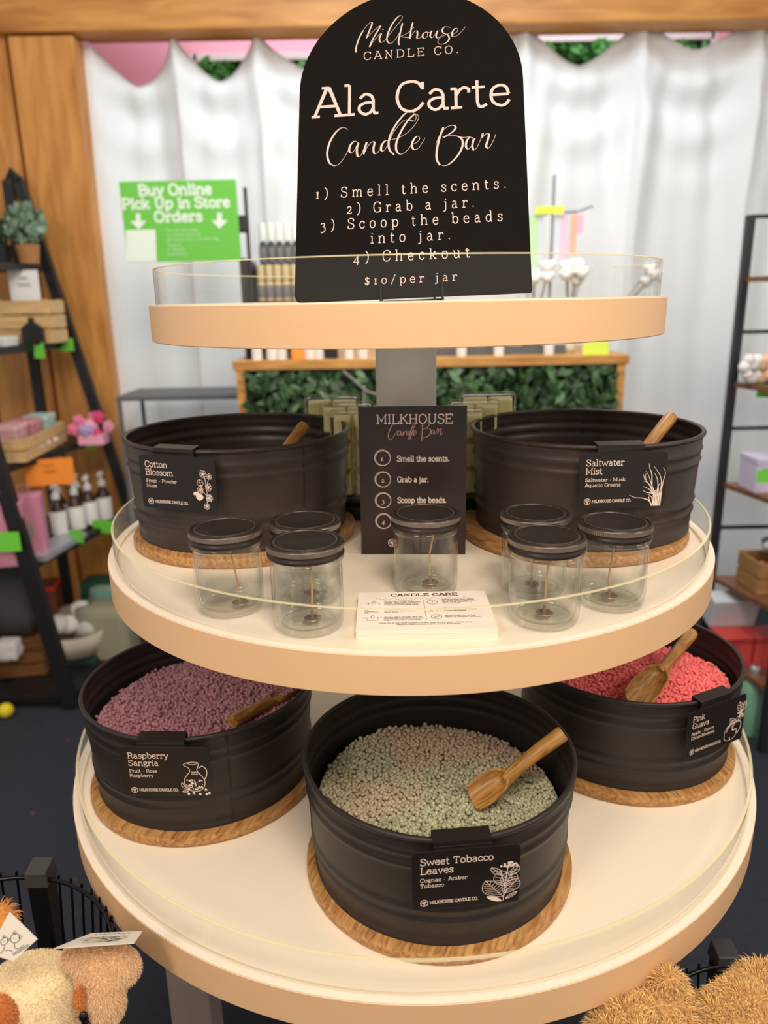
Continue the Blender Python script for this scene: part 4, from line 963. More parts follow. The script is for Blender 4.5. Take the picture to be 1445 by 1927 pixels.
# green poster on a black clamp stand, left on the counter
a = at(222, 340, 2.66); b = at(443, 340, 2.66); c_ = at(457, 492, 2.66); d = at(240, 492, 2.66)
pc = (a+b+c_+d)/4; PW = (b-a).length; PH = a.z-d.z
ps = thing('clamp_stand', 'thin black clamp stand on the left end of the hedge counter', 'stand', (pc.x+PW/2+.022, 2.69, CZ))
MB().tube([(0, 0, .005), (0, 0, pc.z+PH*.42-CZ)], .006, 8).build('pole', blackp, ps)
MB().lathe([(0, 0), (.024, 0), (.024, .008), (0, .01)], 24).build('stand_base', blackp, ps)
MB().box((-.016, -.018, pc.z-.01-CZ), (.05, .02, .055)).build('clamp', blackp, ps, bevel=.006)
po = thing('green_poster', 'green poster with white lettering clipped to the black clamp stand', 'poster', M=frame((pc.x, pc.y, pc.z), (1, -.02, .0), (0, -.02, 1)))
MB().box((0, 0, 0), (PW, PH, .004)).build('poster_sheet', mat('poster_green', (112, 204, 76), .6), po)
wk = mat('poster_white', (240, 252, 240), .6); wk2 = mat('poster_pale', (178, 230, 160), .6)
def PQ(cx, cy): f = (cx-40)/1270; g_ = (cy-60)/870; return (-PW/2+PW*(f-.045*g_), PH/2-PH*g_)
for tx, cx_, cy_, wd_ in (('Buy Online', 650, 205, 800), ('Pick Up in Store', 655, 345, 1180), ('Orders', 680, 490, 530)):
    k = Ink(.0026); k.text(tx, *PQ(cx_, cy_), .030, width=wd_/1270*PW, weight=.24, align='c'); k.build('poster_title', wk, po)
for i, (cx_, cy_, tx) in enumerate(((510, 600, 'Scan the code to shop'), (510, 650, 'our products online and'), (510, 700, 'pick up your order in the store today'), (510, 760, 'Thank you'), (510, 810, 'for shopping'), (510, 860, 'small business'))):
    k = Ink(.0026); k.text(tx, *PQ(cx_+30, cy_), .0095, weight=.16, stretch=.9); k.build('poster_text', wk2, po)
k = Ink(.0026)
for ax, ay in ((235, 480), (1130, 490)):
    k.poly([PQ(ax-25, ay-80), PQ(ax-25, ay), PQ(ax-90, ay), PQ(ax, ay+90), PQ(ax+90, ay), PQ(ax+25, ay), PQ(ax+25, ay-80)][::-1])
    k.build('arrow_mark', wk, po); k = Ink(.0026)
k.poly([PQ(90, 575), PQ(90, 925), PQ(420, 925), PQ(420, 575)]); k.build('white_square', wk, po)

# low grey table behind the left tub
p0 = at(290, 757, 2.9); zt0 = p0.z
gt = thing('side_table', 'low dark grey slatted table in front of the curtain, left of the counter', 'table', (-.90, 2.95, 0))
MB().box((.11, .12, zt0+.012), (.50, .30, .018)).build('table_top', mat('table_grey', (104, 106, 112), .5), gt, bevel=.003)
for sx in (-.13, .35):
    for sy in (-.02, .26): MB().tube([(sx, sy, 0), (sx, sy, zt0)], .009, 8).build('leg', mat('table_grey', (104, 106, 112), .5), gt)

# ================================================================== left ladder shelf
fl2 = 3.2; nl = 2.52
lf = thing('ladder_shelf', 'tall black ladder shelf of gifts beside the pine post at the left', 'shelf', (0, 0, 0))
def farx(z): return at(35, 340, fl2).x+(at(235, 930, fl2).x-at(35, 340, fl2).x)*(at(35, 340, fl2).z-z)/(at(35, 340, fl2).z-at(235, 930, fl2).z)
zt1 = at(35, 340, fl2).z
nearA = at(0, 888, nl); nearB = at(135, 1330, nl)
def nearx(z): return nearA.x+(nearB.x-nearA.x)*(nearA.z-z)/(nearA.z-nearB.z)
bx_ = at(94, 888, fl2).x
R_ = .022
MB().box(((farx(zt1)+farx(0))/2, fl2, zt1/2), (.045, .03, math.hypot(zt1, farx(0)-farx(zt1))), Euler((0, -math.atan2(farx(0)-farx(zt1), zt1), 0)).to_matrix()).build('front_rail', blackp, lf, bevel=.004)
MB().box(((nearx(zt1)+nearx(.01))/2, nl, zt1/2+.003), (.055, .035, math.hypot(zt1, nearx(0)-nearx(zt1))), Euler((0, -math.atan2(nearx(0)-nearx(zt1), zt1), 0)).to_matrix()).build('front_rail', blackp, lf, bevel=.004)
for yy in (fl2, nl):
    xx = bx_ if yy == fl2 else nearx(zt1)-.06
    MB().box((xx, yy, zt1/2), (.04, .03, zt1)).build('rear_rail', blackp, lf)
    MB().tube([(xx-.0, yy, zt1-.01), (xx+.02, yy, zt1+.03), (farx(zt1) if yy == fl2 else nearx(zt1), yy, zt1)], .02, 8).build('top_bend', blackp, lf)
shz = [at(81, 500, fl2).z, at(122, 641, fl2).z, at(188, 817, fl2).z, at(232, 965, fl2).z, .045]
for z in shz:
    xa, xb = farx(z), nearx(z)
    MB().add([(xb, nl, z-.025), (xa, fl2, z-.025), (xa-.36, fl2, z-.025), (xb-.30, nl, z-.025), (xb, nl, z), (xa, fl2, z), (xa-.36, fl2, z), (xb-.30, nl, z)],
             [(0, 1, 2, 3), (7, 6, 5, 4), (0, 4, 5, 1), (1, 5, 6, 2), (2, 6, 7, 3), (3, 7, 4, 0)]).build('shelf_board', blackp, lf)
def shp(px_, py_, i):                     # spot on shelf i
    Y = (3.04, 3.02, 2.82, 2.9)[i]; return Vector((at_x(px_, shz[i]+.06, Y), Y, shz[i]))
def crate(c, w, d, h, rz, lab_, m, n=3, name='wooden_crate'):
    t = thing(name, lab_, 'crate', c, rz)
    k = h/n
    for i in range(n):
        for sy in (-1, 1): MB().box((0, sy*d/2, k*(i+.5)), (w, .008, k*.86)).build('slat', m, t)
        for sx in (-1, 1): MB().box((sx*w/2, 0, k*(i+.5)), (.008, d, k*.86)).build('slat', m, t)
    MB().box((0, 0, .006), (w-.01, d-.01, .01)).build('crate_base', m, t)
    for sx in (-1, 1):
        for sy in (-1, 1): MB().box((sx*(w/2-.012), sy*(d/2-.012), h/2), (.014, .014, h)).build('corner_block', m, t)
    return t
def carton(c, w, d, h, rz, lab_, m, name='box', cat='box', m2=None, group=None):
    t = thing(name, lab_, cat, c, rz, group=group)
    MB().box((0, 0, h/2), (w, d, h)).build('carton', m, t, bevel=.003)
    MB().box((0, 0, h-.010), (w+.003, d+.003, .018)).build('box_lid', m2 or m, t, bevel=.002)
    return t
def flag(c, w, h, rz, lab_, m, name='price_tag', g='green price tags on the left ladder shelf', txt=None):
    t = thing(name, lab_, 'tag', c, rz, group=g)
    MB().box((0, 0, 0), (w, .002, h)).build('tag_sheet', m, t)
    k = Ink(.0)
    kk = MB().box((0, .004, h*.42), (w*.3, .006, .008)).build('clip', blackp, t)
    if txt:
        k = Ink(.0015)
        for i, s_ in enumerate(txt): k.text(s_, 0, h*.18-.022*i, .012, weight=.16, align='c')
        o = k.build('lettering', mat('ink_rust', (190, 96, 30), .7), t); o.rotation_euler.x = PI/2
    return t
pine = wood('crate_pine', (204, 160, 104), (232, 196, 142), 8, 0, 9, .6)
lime = mat('tag_lime', (120, 222, 70), .6)
RZ = -1.35
# top shelf: faux plants
def bush(c, r, h, n, m, lab_, potm, s=.035, seed=2):
    t = thing('faux_plant', lab_, 'plant', c)
    MB().lathe([(0, 0), (.035, 0), (.045, .07), (.04, .07), (.03, .01), (0, .01)], 20).build('pot', potm, t)
    rr = np.random.default_rng(seed); mb = MB(); st = MB()
    for i in range(n):
        a = rr.normal(size=3); a /= np.linalg.norm(a); q = Vector(a*rr.uniform(.4, 1)*r); q.z = .07+h/2+q.z*h/(2*r)
        R = Euler(tuple(rr.uniform(-2, 2, 3))).to_matrix(); l = s*rr.uniform(.7, 1.3)
        mb.add([R @ Vector(v_)+q for v_ in ((-l/2, 0, 0), (0, l*.3, 0), (l/2, 0, 0), (0, -l*.3, 0))], [(0, 3, 2, 1)])
        if i % 12 == 0: st.tube([(0, 0, .05), q*.5+Vector((0, 0, .04)), q], .0015, 4)
    mb.build('leaf', m, t, kind='stuff'); st.build('stem', m, t)
    return t
pt = mat('pot_tan', (170, 120, 70), .7)
p = shp(52, 497, 0); bush((p.x-.0, p.y, shz[0]), .075, .15, 420, mat('sage_leaf', (122, 150, 124), .6, island=.3), 'sage green faux plant on the top board of the left ladder shelf', pt)
p = shp(10, 495, 0); bush((p.x-.02, p.y, shz[0]), .05, .10, 200, mat('dark_leaf', (60, 84, 50), .6, island=.3), 'dark green faux plant at the left photo edge on the top shelf board', blackp, seed=4)
p = shp(62, 655, 1)
cr_ = crate((p.x, p.y, shz[1]), .20, .14, .165, 0, 'pale slatted wooden crate on the second board of the left ladder shelf', pine)
wt = thing('white_sign_card', 'small white card with grey writing set behind the pale crate', 'card', (p.x-.01, p.y, shz[1]+.165), 0)
MB().box((0, 0, .05), (.115, .003, .12)).build('card_sheet', whitep, wt)
k = Ink(.002); [k.text(s_, 0, .075-.024*i, .013, weight=.14, align='c') for i, s_ in enumerate(('hello', 'friends'))]; o = k.build('lettering', clearb, wt); o.rotation_euler.x = PI/2
p = shp(82, 637, 1); q_ = thing('black_figure', 'small black house-shaped ornament in front of the pale crate', 'ornament', (p.x, p.y-.10, shz[1]))
MB().add([(-.04, -.01, 0), (.04, -.01, 0), (.04, -.01, .06), (0, -.01, .09), (-.04, -.01, .06), (-.04, .01, 0), (.04, .01, 0), (.04, .01, .06), (0, .01, .09), (-.04, .01, .06)], [(0, 1, 2, 3, 4), (9, 8, 7, 6, 5), (0, 5, 6, 1), (1, 6, 7, 2), (2, 7, 8, 3), (3, 8, 9, 4), (4, 9, 5, 0)]).build('ornament_body', blackp, q_)
MB().box((0, .0, .075), (.014, .022, .05)).build('chimney', blackp, q_)
p = shp(20, 660, 1); carton((p.x, p.y-.17, shz[1]-.0), .16, .10, .035, 0, 'flat white box at the left photo edge on the second shelf board', whitep)
p = shp(118, 662, 1)
def edgepos(px_, i, up=0.0):             # a point on the front edge of shelf i seen at column px_
    best = None
    for s_ in range(101):
        f = s_/100; z = shz[i]-.012+up; q = Vector((nearx(z)+(farx(z)-nearx(z))*f+.004, nl+(fl2-nl)*f, z))
        d = q-Vector((0, 0, CAMZ)); x = 722.5+FOC*float(np.dot(d, CR))/float(np.dot(d, CF))
        if best is None or abs(x-px_) < best[0]: best = (abs(x-px_), q)
    return best[1]
for px_, i, up, w_, h_, lb in ((68, 1, -.01, .045, .06, 'round lime tag on the second board, left of another lime tag'), (117, 1, .0, .075, .05, 'lime tag at the right end of the second board'), (163, 2, .0, .06, .045, 'lime tag under the pink flowers on the third board'),
                      (138, 3, .035, .06, .05, 'lime tag left of a wider one under the pump bottles'), (190, 3, .02, .10, .055, 'wide lime tag nearest the acrylic edge of the display stand')):
    q = edgepos(px_, i, up); flag((q.x+.012, q.y, q.z), w_, h_, -.25, lb, lime)
q = edgepos(84, 2, -.05); flag((q.x+.02, q.y, q.z), .17, .10, .28, 'orange sale sign with writing hung on the third shelf board', mat('orange_paper', (255, 150, 50), .7), 'shelf_sign', None, txt=('GIFT', 'IDEAS'))
q = at(14, 1020, nl-.05); flag((q.x, q.y, q.z), .085, .07, .1, 'lime tag hanging at the left photo edge beside the thick rail', lime)
# third board: crate of soap tins, lavender jars, flowers
p = shp(60, 850, 2); crate((p.x-.02, p.y, shz[2]), .14, .42, .085, .06, 'low pale wooden crate of soap boxes on the third board', pine, n=2)
flor = lambda nm, a, b: mat(nm, a, .6, noise=.5, nscale=30)
for i, (dx, dy, rgb, lb) in enumerate(((-.02, -.10, (206, 160, 160), 'rose patterned soap box, nearest in the low crate'), (-.02, .03, (196, 130, 140), 'dusty pink soap box in the middle of the low crate'), (-.02, .15, (170, 206, 196), 'mint patterned soap box at the far end of the low crate'))):
    carton((p.x+dx, p.y+dy-.02, shz[2]+.012), .085, .10, .115, .06, lb, flor('floral_%d' % i, rgb, 0), m2=mat('flor_lid_%d' % i, tuple(min(255, c+25) for c in rgb), .6))
for i in range(4):
    MB_ = thing('soap_ball', 'small pale soap in the low crate, %s from the near end' % ORD2[i], 'soap', (p.x+.04, p.y-.12+.07*i, shz[2]+.030), group='small soaps in the low crate')
    MB().ball((0, 0, 0), .02, (1, 1, .7)).build('soap', mat('soap_pale', (238, 214, 212), .5), MB_, smooth=True)
for i, (px_, lb) in enumerate(((6, 'lavender jar with teal lid at the left photo edge'), (24, 'lavender jar with teal lid beside the left photo edge'))):
    q = shp(px_, 800, 2); bottle((q.x-.04-.01*i, q.y-.1, shz[2]), .035, .21, mat('teal_lid', (70, 150, 140), .4), flor('lavender', (200, 196, 220), 0), lb, None, 'jar', 'tall_jar', .25)
p = shp(150, 826, 2)
fb = thing('flower_bunch', 'bunch of pink and lilac flowers on the third board beside the rail', 'flowers', (p.x-.01, p.y+.16, shz[2]))
rr = np.random.default_rng(8)
for i in range(13):
    c3 = Vector((rr.uniform(-.07, .08), rr.uniform(-.05, .05), rr.uniform(.03, .11))); col = [(244, 130, 170), (250, 180, 206), (226, 80, 130), (190, 170, 220)][i % 4]
    mb = MB()
    for k2 in range(5):
        a = k2*2*PI/5; mb.ball(c3+Vector((.014*math.cos(a), .005, .014*math.sin(a))), .013, (1, .6, 1), 8, 6)
    mb.ball(c3, .010, (1, 1, 1), 8, 6).build('blossom', mat('petal_%d' % (i % 4), col, .7), fb, smooth=True)
MB().box((0, 0, .02), (.10, .07, .04)).build('flower_base', mat('petal_1', (250, 180, 206), .7), fb)
# fourth board: pink bags, white bottles
p = shp(70, 1085, 3)
pinkb = mat('pink_bag', (206, 136, 158), .6)
for i, (px_, dx, w_, h_) in enumerate(((52, -.03, .075, .235), (92, -.03, .075, .235))):
    q = edgepos(px_, 3); t = thing('pink_bag', 'pink gift bag with a window, %s on the fourth board' % ('nearer the thick rail' if i == 0 else 'beside the white bottle'), 'bag', (q.x-.06, q.y+.02, shz[3]), .25)
    MB().box((0, 0, h_/2), (w_+.03, .07, h_)).build('bag_body', pinkb, t, bevel=.006)
    MB().lathe([(0, -.002), (.018, -.002), (.018, .002), (0, .002)], 20).xf(Matrix.Translation((0, -.036, h_*.45)) @ Matrix.Rotation(PI/2, 4, 'X') @ Matrix.Scale(1.9, 4, (0, 1, 0))).build('bag_window', mat('bag_window', (150, 150, 130), .4), t)
    MB().tube([(-.02, -.036, h_), (-.018, -.036, h_+.04), (.018, -.036, h_+.04), (.02, -.036, h_)], .002, 6).build('handle', pinkb, t)
q = edgepos(116, 3); bottle((q.x-.14, q.y+.05, shz[3]), .03, .17, whitep, whitep, 'white bottle standing between the pink bags and the pump bottles', None, capf=.3)
dkb = mat('brown_glass', (56, 26, 22), .25)
for i, (px_, dx) in enumerate(((158, -.10), (178, -.07), (198, -.06), (186, -.16), (207, -.13), (215, -.04))):
    q = edgepos(px_, 3); t = thing('pump_bottle', 'brown pump bottle with white label on the fourth board, '+['front row, nearest the pink bags', 'front row, second along', 'front row, third along', 'back row, left', 'back row, right', 'nearest the display stand'][i], 'bottle', (q.x+dx, q.y+.02, shz[3]), group='brown pump bottles on the fourth board')
    MB().lathe([(0, 0), (.029, 0), (.031, .005), (.031, .12), (.014, .145), (.013, .16), (0, .16)], 24).build('bottle_body', dkb, t, auto=50)
    MB().lathe([(.0315, .015), (.032, .017), (.032, .108), (.0315, .11)], 24, a0=-2.6, a1=1.5).build('wrap_label', whitep, t, smooth=True)
    MB().lathe([(0, .158), (.016, .158), (.016, .178), (.006, .182), (.005, .205), (.011, .207), (.011, .218), (0, .22)], 18).tube([(0, 0, .212), (.0, -.035, .208)], .005, 8).build('pump', whitep, t, auto=50)
tr_ = MB().box((0, 0, .01), (.30, .10, .02)).build('silver_tray', mat('silver_tray', (176, 176, 184), .35, metal=.3)); q = edgepos(150, 3); tr_.location = (q.x-.055, q.y-.10, shz[3]); tr_.rotation_euler.z = 1.45
tag(tr_, 'silver tray on the fourth board in front of the pump bottles', 'tray')
# goods on the lowest board and the floor
def sack(c, w, d, h, m, lab_, cat='bag', name='fabric_bag', rz=0, handle=True):
    t = thing(name, lab_, cat, c, rz)
    bm = bmesh.new(); bmesh.ops.create_cube(bm, size=1); bmesh.ops.subdivide_edges(bm, edges=bm.edges[:], cuts=4, use_grid_fill=True)
    for v_ in bm.verts:
        x, y, z = v_.co; bul = 1+.18*math.cos(x*2)*math.cos(y*2)*math.cos(z*2.6)
        v_.co = Vector((x*w*bul*(1-.12*(z+.5)), y*d*bul*(1-.3*(z+.5)), (z+.5)*h))+Vector((random.uniform(-1, 1), random.uniform(-1, 1), 0))*.004
    me = bpy.data.meshes.new('bag_body'); bm.to_mesh(me); bm.free(); me.materials.append(m); me.polygons.foreach_set('use_smooth', [True]*len(me.polygons))
    o = bpy.data.objects.new('bag_body', me); COL.objects.link(o); o.parent = t
    if handle: MB().tube([(-w*.25, 0, h*.96), (-w*.2, 0, h*1.25), (w*.2, 0, h*1.25), (w*.25, 0, h*.96)], .006, 6).build('handle', m, t, smooth=True)
    return t
q = on(128, 1262, .02); bs = thing('plush_basket', 'round pale fabric basket of grey plush goods below the pump bottles', 'basket', (q.x+.02, q.y+.35, .0))
bs.location = (at(145, 1200, 2.86).x, 2.86, at(145, 1222, 2.86).z)
MB().lathe([(0, 0), (.10, 0), (.13, .10), (.122, .10), (.09, .01), (0, .01)], 28).build('basket_body', mat('linen', (198, 186, 166), .9, bump=.5, bscale=120), bs, smooth=True)
for i in range(6): MB().ball((.05*math.cos(i), .05*math.sin(i*1.7), .10+.012*i), .05, (1, 1, .8)).build('plush_good', mat('plush_grey_%d' % (i % 3), [(200, 196, 190), (120, 106, 92), (226, 222, 216)][i % 3], .95), bs, smooth=True)
sack((at(205, 1210, 2.9).x, 2.9, 0), .22, .16, at(205, 1135, 2.9).z, mat('khaki_bag', (150, 146, 120), .8), 'khaki cloth bag on the floor beside the middle tier')
sack((at(205, 1100, 3.15).x, 3.13, .0), .22, .14, at(195, 1085, 3.15).z, mat('dark_green_bag', (20, 70, 52), .8), 'dark green cloth bag behind the khaki bag', handle=False)
sack((at(205, 1130, 3.0).x, 3.0, at(200, 1150, 3.0).z-.02), .14, .10, .13, mat('teal_bag', (110, 156, 146), .8), 'teal folded cloth on the lower board beside the middle tier', 'cloth', 'folded_cloth', handle=False)
bs2 = carton((at(92, 1140, 2.92).x-.02, 2.95, at(92, 1150, 2.95).z), .10, .12, .13, .2, 'small rust box with red label under the fourth board', mat('rust_box', (110, 58, 24), .6), m2=mat('red_label', (220, 50, 36), .6))
sack((at(25, 1200, 2.75).x, 2.78, .22), .17, .12, .40, mat('grey_cloth', (78, 76, 80), .9), 'grey cloth hanging bag at the left photo edge under the fourth board', handle=False)
sack((at(10, 1215, 2.60).x-.02, 2.66, at(10, 1235, 2.66).z), .08, .08, .07, mat('white_plush', (224, 222, 220), .95), 'white plush bundle at the left photo edge on the lowest board', 'plush toy', 'plush_bundle', handle=False)
crate((at(35, 1290, 2.72).x, 2.76, .045), .24, .16, .17, .15, 'brown wooden crate on the floor under the left ladder shelf', wood('brown_crate', (96, 58, 24), (134, 86, 40), 8, 0, 9, .6))
yb = thing('yellow_ball', 'small yellow ball on the floor at the left photo edge', 'ball', (at(6, 1300, 2.5).x+.02, 2.46, .028)); MB().ball((0, 0, 0), .028).build('ball', mat('yellow', (240, 210, 30), .5), yb, smooth=True)
sack((at(140, 1240, 2.86).x, 2.86, .045), .24, .16, at(140, 1222, 2.86).z-.05, mat('forest_cloth', (14, 46, 38), .9), 'dark teal cloth bundle on the floor behind the thick rail', 'cloth', 'cloth_bundle', handle=False)

# ================================================================== right black rack
ry = 2.5; rx = at(1410, 408, ry).x+.004
rk2 = thing('metal_rack', 'black metal rack with dark wood shelves at the right photo edge', 'rack', (rx, ry, 0))
H2 = at(1410, 405, ry).z
rackm = mat('rack_iron', (34, 36, 40), .5); shw = wood('rack_wood', (104, 66, 44), (140, 94, 66), 8, 0, 9, .5)
MB().box((0, 0, H2/2), (.024, .024, H2)).build('upright', rackm, rk2); MB().box((.62, 0, H2/2), (.024, .024, H2)).build('upright', rackm, rk2)
MB().box((.075, -.34, H2/2), (.024, .024, H2)).build('upright', rackm, rk2); MB().box((.695, -.34, H2/2), (.024, .024, H2)).build('upright', rackm, rk2)
for y_, in ((408,), (625,), (806,), (992,)):
    z = at(1390, y_, ry).z; MB().box((.31, 0, z), (.62, .010, .012)).build('cross_bar', rackm, rk2)
SHR = []
for y_ in (525, 722, 910, 1085, 1215):
    z = at(1390, y_, ry).z; SHR.append(z)
    MB().add([(0, 0, z-.010), (.62, 0, z-.010), (.695, -.34, z-.010), (.075, -.34, z-.010), (0, 0, z+.006), (.62, 0, z+.006), (.695, -.34, z+.006), (.075, -.34, z+.006)], [(3, 2, 1, 0), (4, 5, 6, 7), (0, 1, 5, 4), (1, 2, 6, 5), (2, 3, 7, 6), (3, 0, 4, 7)]).build('shelf_board', shw, rk2)
def rsp(px_, i, Y): q = at(px_, 900, Y); return (q.x, Y, SHR[i]+.006)
z = SHR[1]+.006
for i, (px_, rgb, lb) in enumerate(((1408, (240, 238, 240), 'white felt ball ornament on the upper shelf of the right rack'), (1424, (236, 190, 150), 'peach and white flower ornament on the upper shelf of the right rack'), (1442, (120, 150, 200), 'blue and rose ornament at the right photo edge'))):
    t = thing('felt_ornament', lb, 'ornament', (at_x(px_+4, z, 2.42), 2.42, z+.0))
    for k2 in range(6):
        a = k2*PI/3; MB().ball((.026*math.cos(a), .0, .055+.026*math.sin(a)), .020, nu=8, nv=6).build('petal', mat('felt_%d_%d' % (i, k2 % 2), rgb if k2 % 2 else (236, 232, 236), .9), t, smooth=True)
    MB().ball((0, -.01, .055), .016, nu=8, nv=6).ball((0, 0, .015), .022, (1, 1, .7), 8, 6).build('centre', mat('felt_c%d' % i, tuple(int(c*.8) for c in rgb), .9), t, smooth=True)
def rflag(px_, py_, Y, lb): q = at(px_, py_, Y); flag((q.x, q.y, q.z), .055, .04, .0, lb, lime, g='green price tags on the right rack')
rflag(1440, 736, 2.40, 'lime tag under the felt ornaments on the right rack'); rflag(1441, 896, 2.20, 'lime tag beside the lavender box on the right rack')
z = SHR[2]+.006; x_ = at_x(1392, z, 2.44)
carton((x_+.07, 2.40, z), .14, .12, .115, 0, 'pale lavender box on the shelf of the right rack', mat('lavender_box', (214, 206, 232), .6))
z = SHR[3]+.006; x_ = at_x(1378, z, 2.46)
crate((x_+.13, 2.38, z), .24, .14, .115, 0, 'brown wooden crate with grey roses on the right rack', wood('crate_oak', (150, 108, 62), (184, 140, 88), 8, 0, 9, .6), n=2)
rr = np.random.default_rng(3)
for i in range(14):
    t = thing('paper_rose', 'grey or white paper rose heaped in the brown crate on the right rack', 'flower', (x_+.05+.17*rr.random(), 2.38+rr.uniform(-.05, .05), z+.125+.05*rr.random()), group='paper roses in the crate')
    mb = MB(); mb.ball((0, 0, 0), .016, nu=8, nv=6)
    for k2 in range(4): a = k2*PI/2+i; mb.ball((.014*math.cos(a), .014*math.sin(a), -.006), .014, nu=8, nv=6)
    mb.build('rose', mat('rose_%d' % (i % 3), [(214, 208, 214), (120, 104, 110), (180, 168, 172)][i % 3], .9), t, smooth=True)
z = SHR[4]+.006
for px_, rgb, lb in ((1373, (206, 70, 66), 'red box on the lowest shelf of the right rack, left of the other'), (1432, (196, 62, 60), 'red box at the right photo edge on the lowest rack shelf')):
    x_ = at_x(px_, z+.05, 2.36); carton((x_+.0, 2.36, z), .105, .10, .115, .08, lb, mat('red_box', rgb, .55), m2=mat('red_lid', (170, 52, 50), .5))
x_ = at_x(1372, SHR[4]+.2, 2.38)
wp_ = thing('white_packet', 'white paper packet leaning above the red boxes on the right rack', 'packet', (x_+.03, 2.43, SHR[4]+.12)); MB().box((0, 0, .055), (.16, .07, .11), Euler((.25, 0, 0)).to_matrix()).build('packet', mat('packet_white', (206, 212, 220), .6), wp_, bevel=.004)
wp_.location.z = SHR[4]+.125
mint = mat('mint_enamel', (138, 190, 160), .35)
for px_, Y_, m_, lb in ((1412, 2.44, mint, 'mint green metal bottle standing on the floor at the right'), (1446, 2.40, mat('sage_enamel', (104, 140, 124), .35), 'sage bottle on the floor at the right photo edge'), (1372, 2.50, mat('grey_green', (96, 110, 100), .4), 'dull green bottle on the floor left of the mint one')):
    x_ = at_x(px_, .12, Y_-.16); t = thing('metal_bottle', lb, 'bottle', (x_, Y_-.16, 0))
    MB().lathe([(0, 0), (.034, 0), (.036, .004), (.036, .165), (.030, .190), (.018, .210), (.017, .222), (0, .222)], 28).build('bottle_body', m_, t, auto=50)
    MB().lathe([(0, .222), (.0175, .222), (.0175, .250), (.014, .254), (0, .254)], 20).build('cap', mat('steel', (190, 190, 190), .3, metal=.8), t, auto=50)

# ================================================================== foreground wire baskets and plush toys
wire = mat('wire_black', (14, 14, 15), .22, metal=.4)
def basket(c, R, z, pa, lab_, hgt=.26, n=54, post=(0, 0)):
    t = thing('wire_basket', lab_, 'basket', (c[0], c[1], 0))
    ring = [(R*math.cos(2*PI*i/72), R*math.sin(2*PI*i/72), z) for i in range(73)]
    MB().tube(ring, .0030, 8, cap=False).build('top_ring', wire, t, smooth=True)
    MB().tube([(p[0]*.86, p[1]*.86, z-hgt) for p in ring], .0030, 8, cap=False).build('bottom_ring', wire, t, smooth=True)
    MB().tube([(p[0]*.94, p[1]*.94, z-hgt*.45) for p in ring], .0022, 8, cap=False).build('middle_ring', wire, t, smooth=True)
    for i in range(n):
        a = 2*PI*i/n; ca, sa = math.cos(a), math.sin(a)
        MB().tube([((R+.004)*ca, (R+.004)*sa, z+.006), ((R+.003)*ca, (R+.003)*sa, z-.01), (R*.86*ca, R*.86*sa, z-hgt)], .0017, 5).build('wire', wire, t)
    for q in range(-3, 4):
        h = math.sqrt(max(0, .86**2-(q*.24)**2))*R
        MB().tube([(q*.24*R, -h, z-hgt), (q*.24*R, h, z-hgt)], .0018, 5).build('base_wire', wire, t)
    px_, py_ = post
    MB().box((px_, py_, (z-.005)/2), (.026, .026, z-.005)).build('post', blackm, t)
    MB().add([(px_-.016, py_-.016, z-.008), (px_+.016, py_-.016, z-.008), (px_+.016, py_+.016, z-.008), (px_-.016, py_+.016, z-.008), (px_-.014, py_-.014, z+.014), (px_+.014, py_-.014, z+.014), (px_+.014, py_+.014, z+.018), (px_-.014, py_+.014, z+.018)],
             [(3, 2, 1, 0), (4, 5, 6, 7), (0, 1, 5, 4), (1, 2, 6, 5), (2, 3, 7, 6), (3, 0, 4, 7)]).build('post_cap', mat('cap_grey', (58, 58, 58), .4), t, bevel=.0015)
    return t
basket((-.500, .668), .172, .722, 0, 'black wire basket of plush toys at the lower left', post=(.022, .176))
basket((.462, .622), .172, .600, 0, 'black wire basket of plush toys at the lower right', post=(-.010, .184))

def blob(els, vox, name, m, parent, smooth_it=8):
    mb = MB()
    for c, r, R in els: mb.ball(c, 1, r, 20, 14, R)
    me = bpy.data.meshes.new('tmp'); me.from_pydata([tuple(v_) for v_ in mb.v], [], mb.f)
    o = bpy.data.objects.new('tmp', me); COL.objects.link(o)
    rm = o.modifiers.new('r', 'REMESH'); rm.mode = 'VOXEL'; rm.voxel_size = vox
    sm = o.modifiers.new('s', 'SMOOTH'); sm.iterations = smooth_it; sm.factor = .5
    dg = bpy.context.evaluated_depsgraph_get(); dg.update()
    me2 = bpy.data.meshes.new_from_object(o.evaluated_get(dg)); me2.name = name
    bpy.data.objects.remove(o)
    me2.materials.clear(); me2.materials.append(m); me2.polygons.foreach_set('use_smooth', [True]*len(me2.polygons))
    ob = bpy.data.objects.new(name, me2); COL.objects.link(ob); ob.parent = parent
    return ob
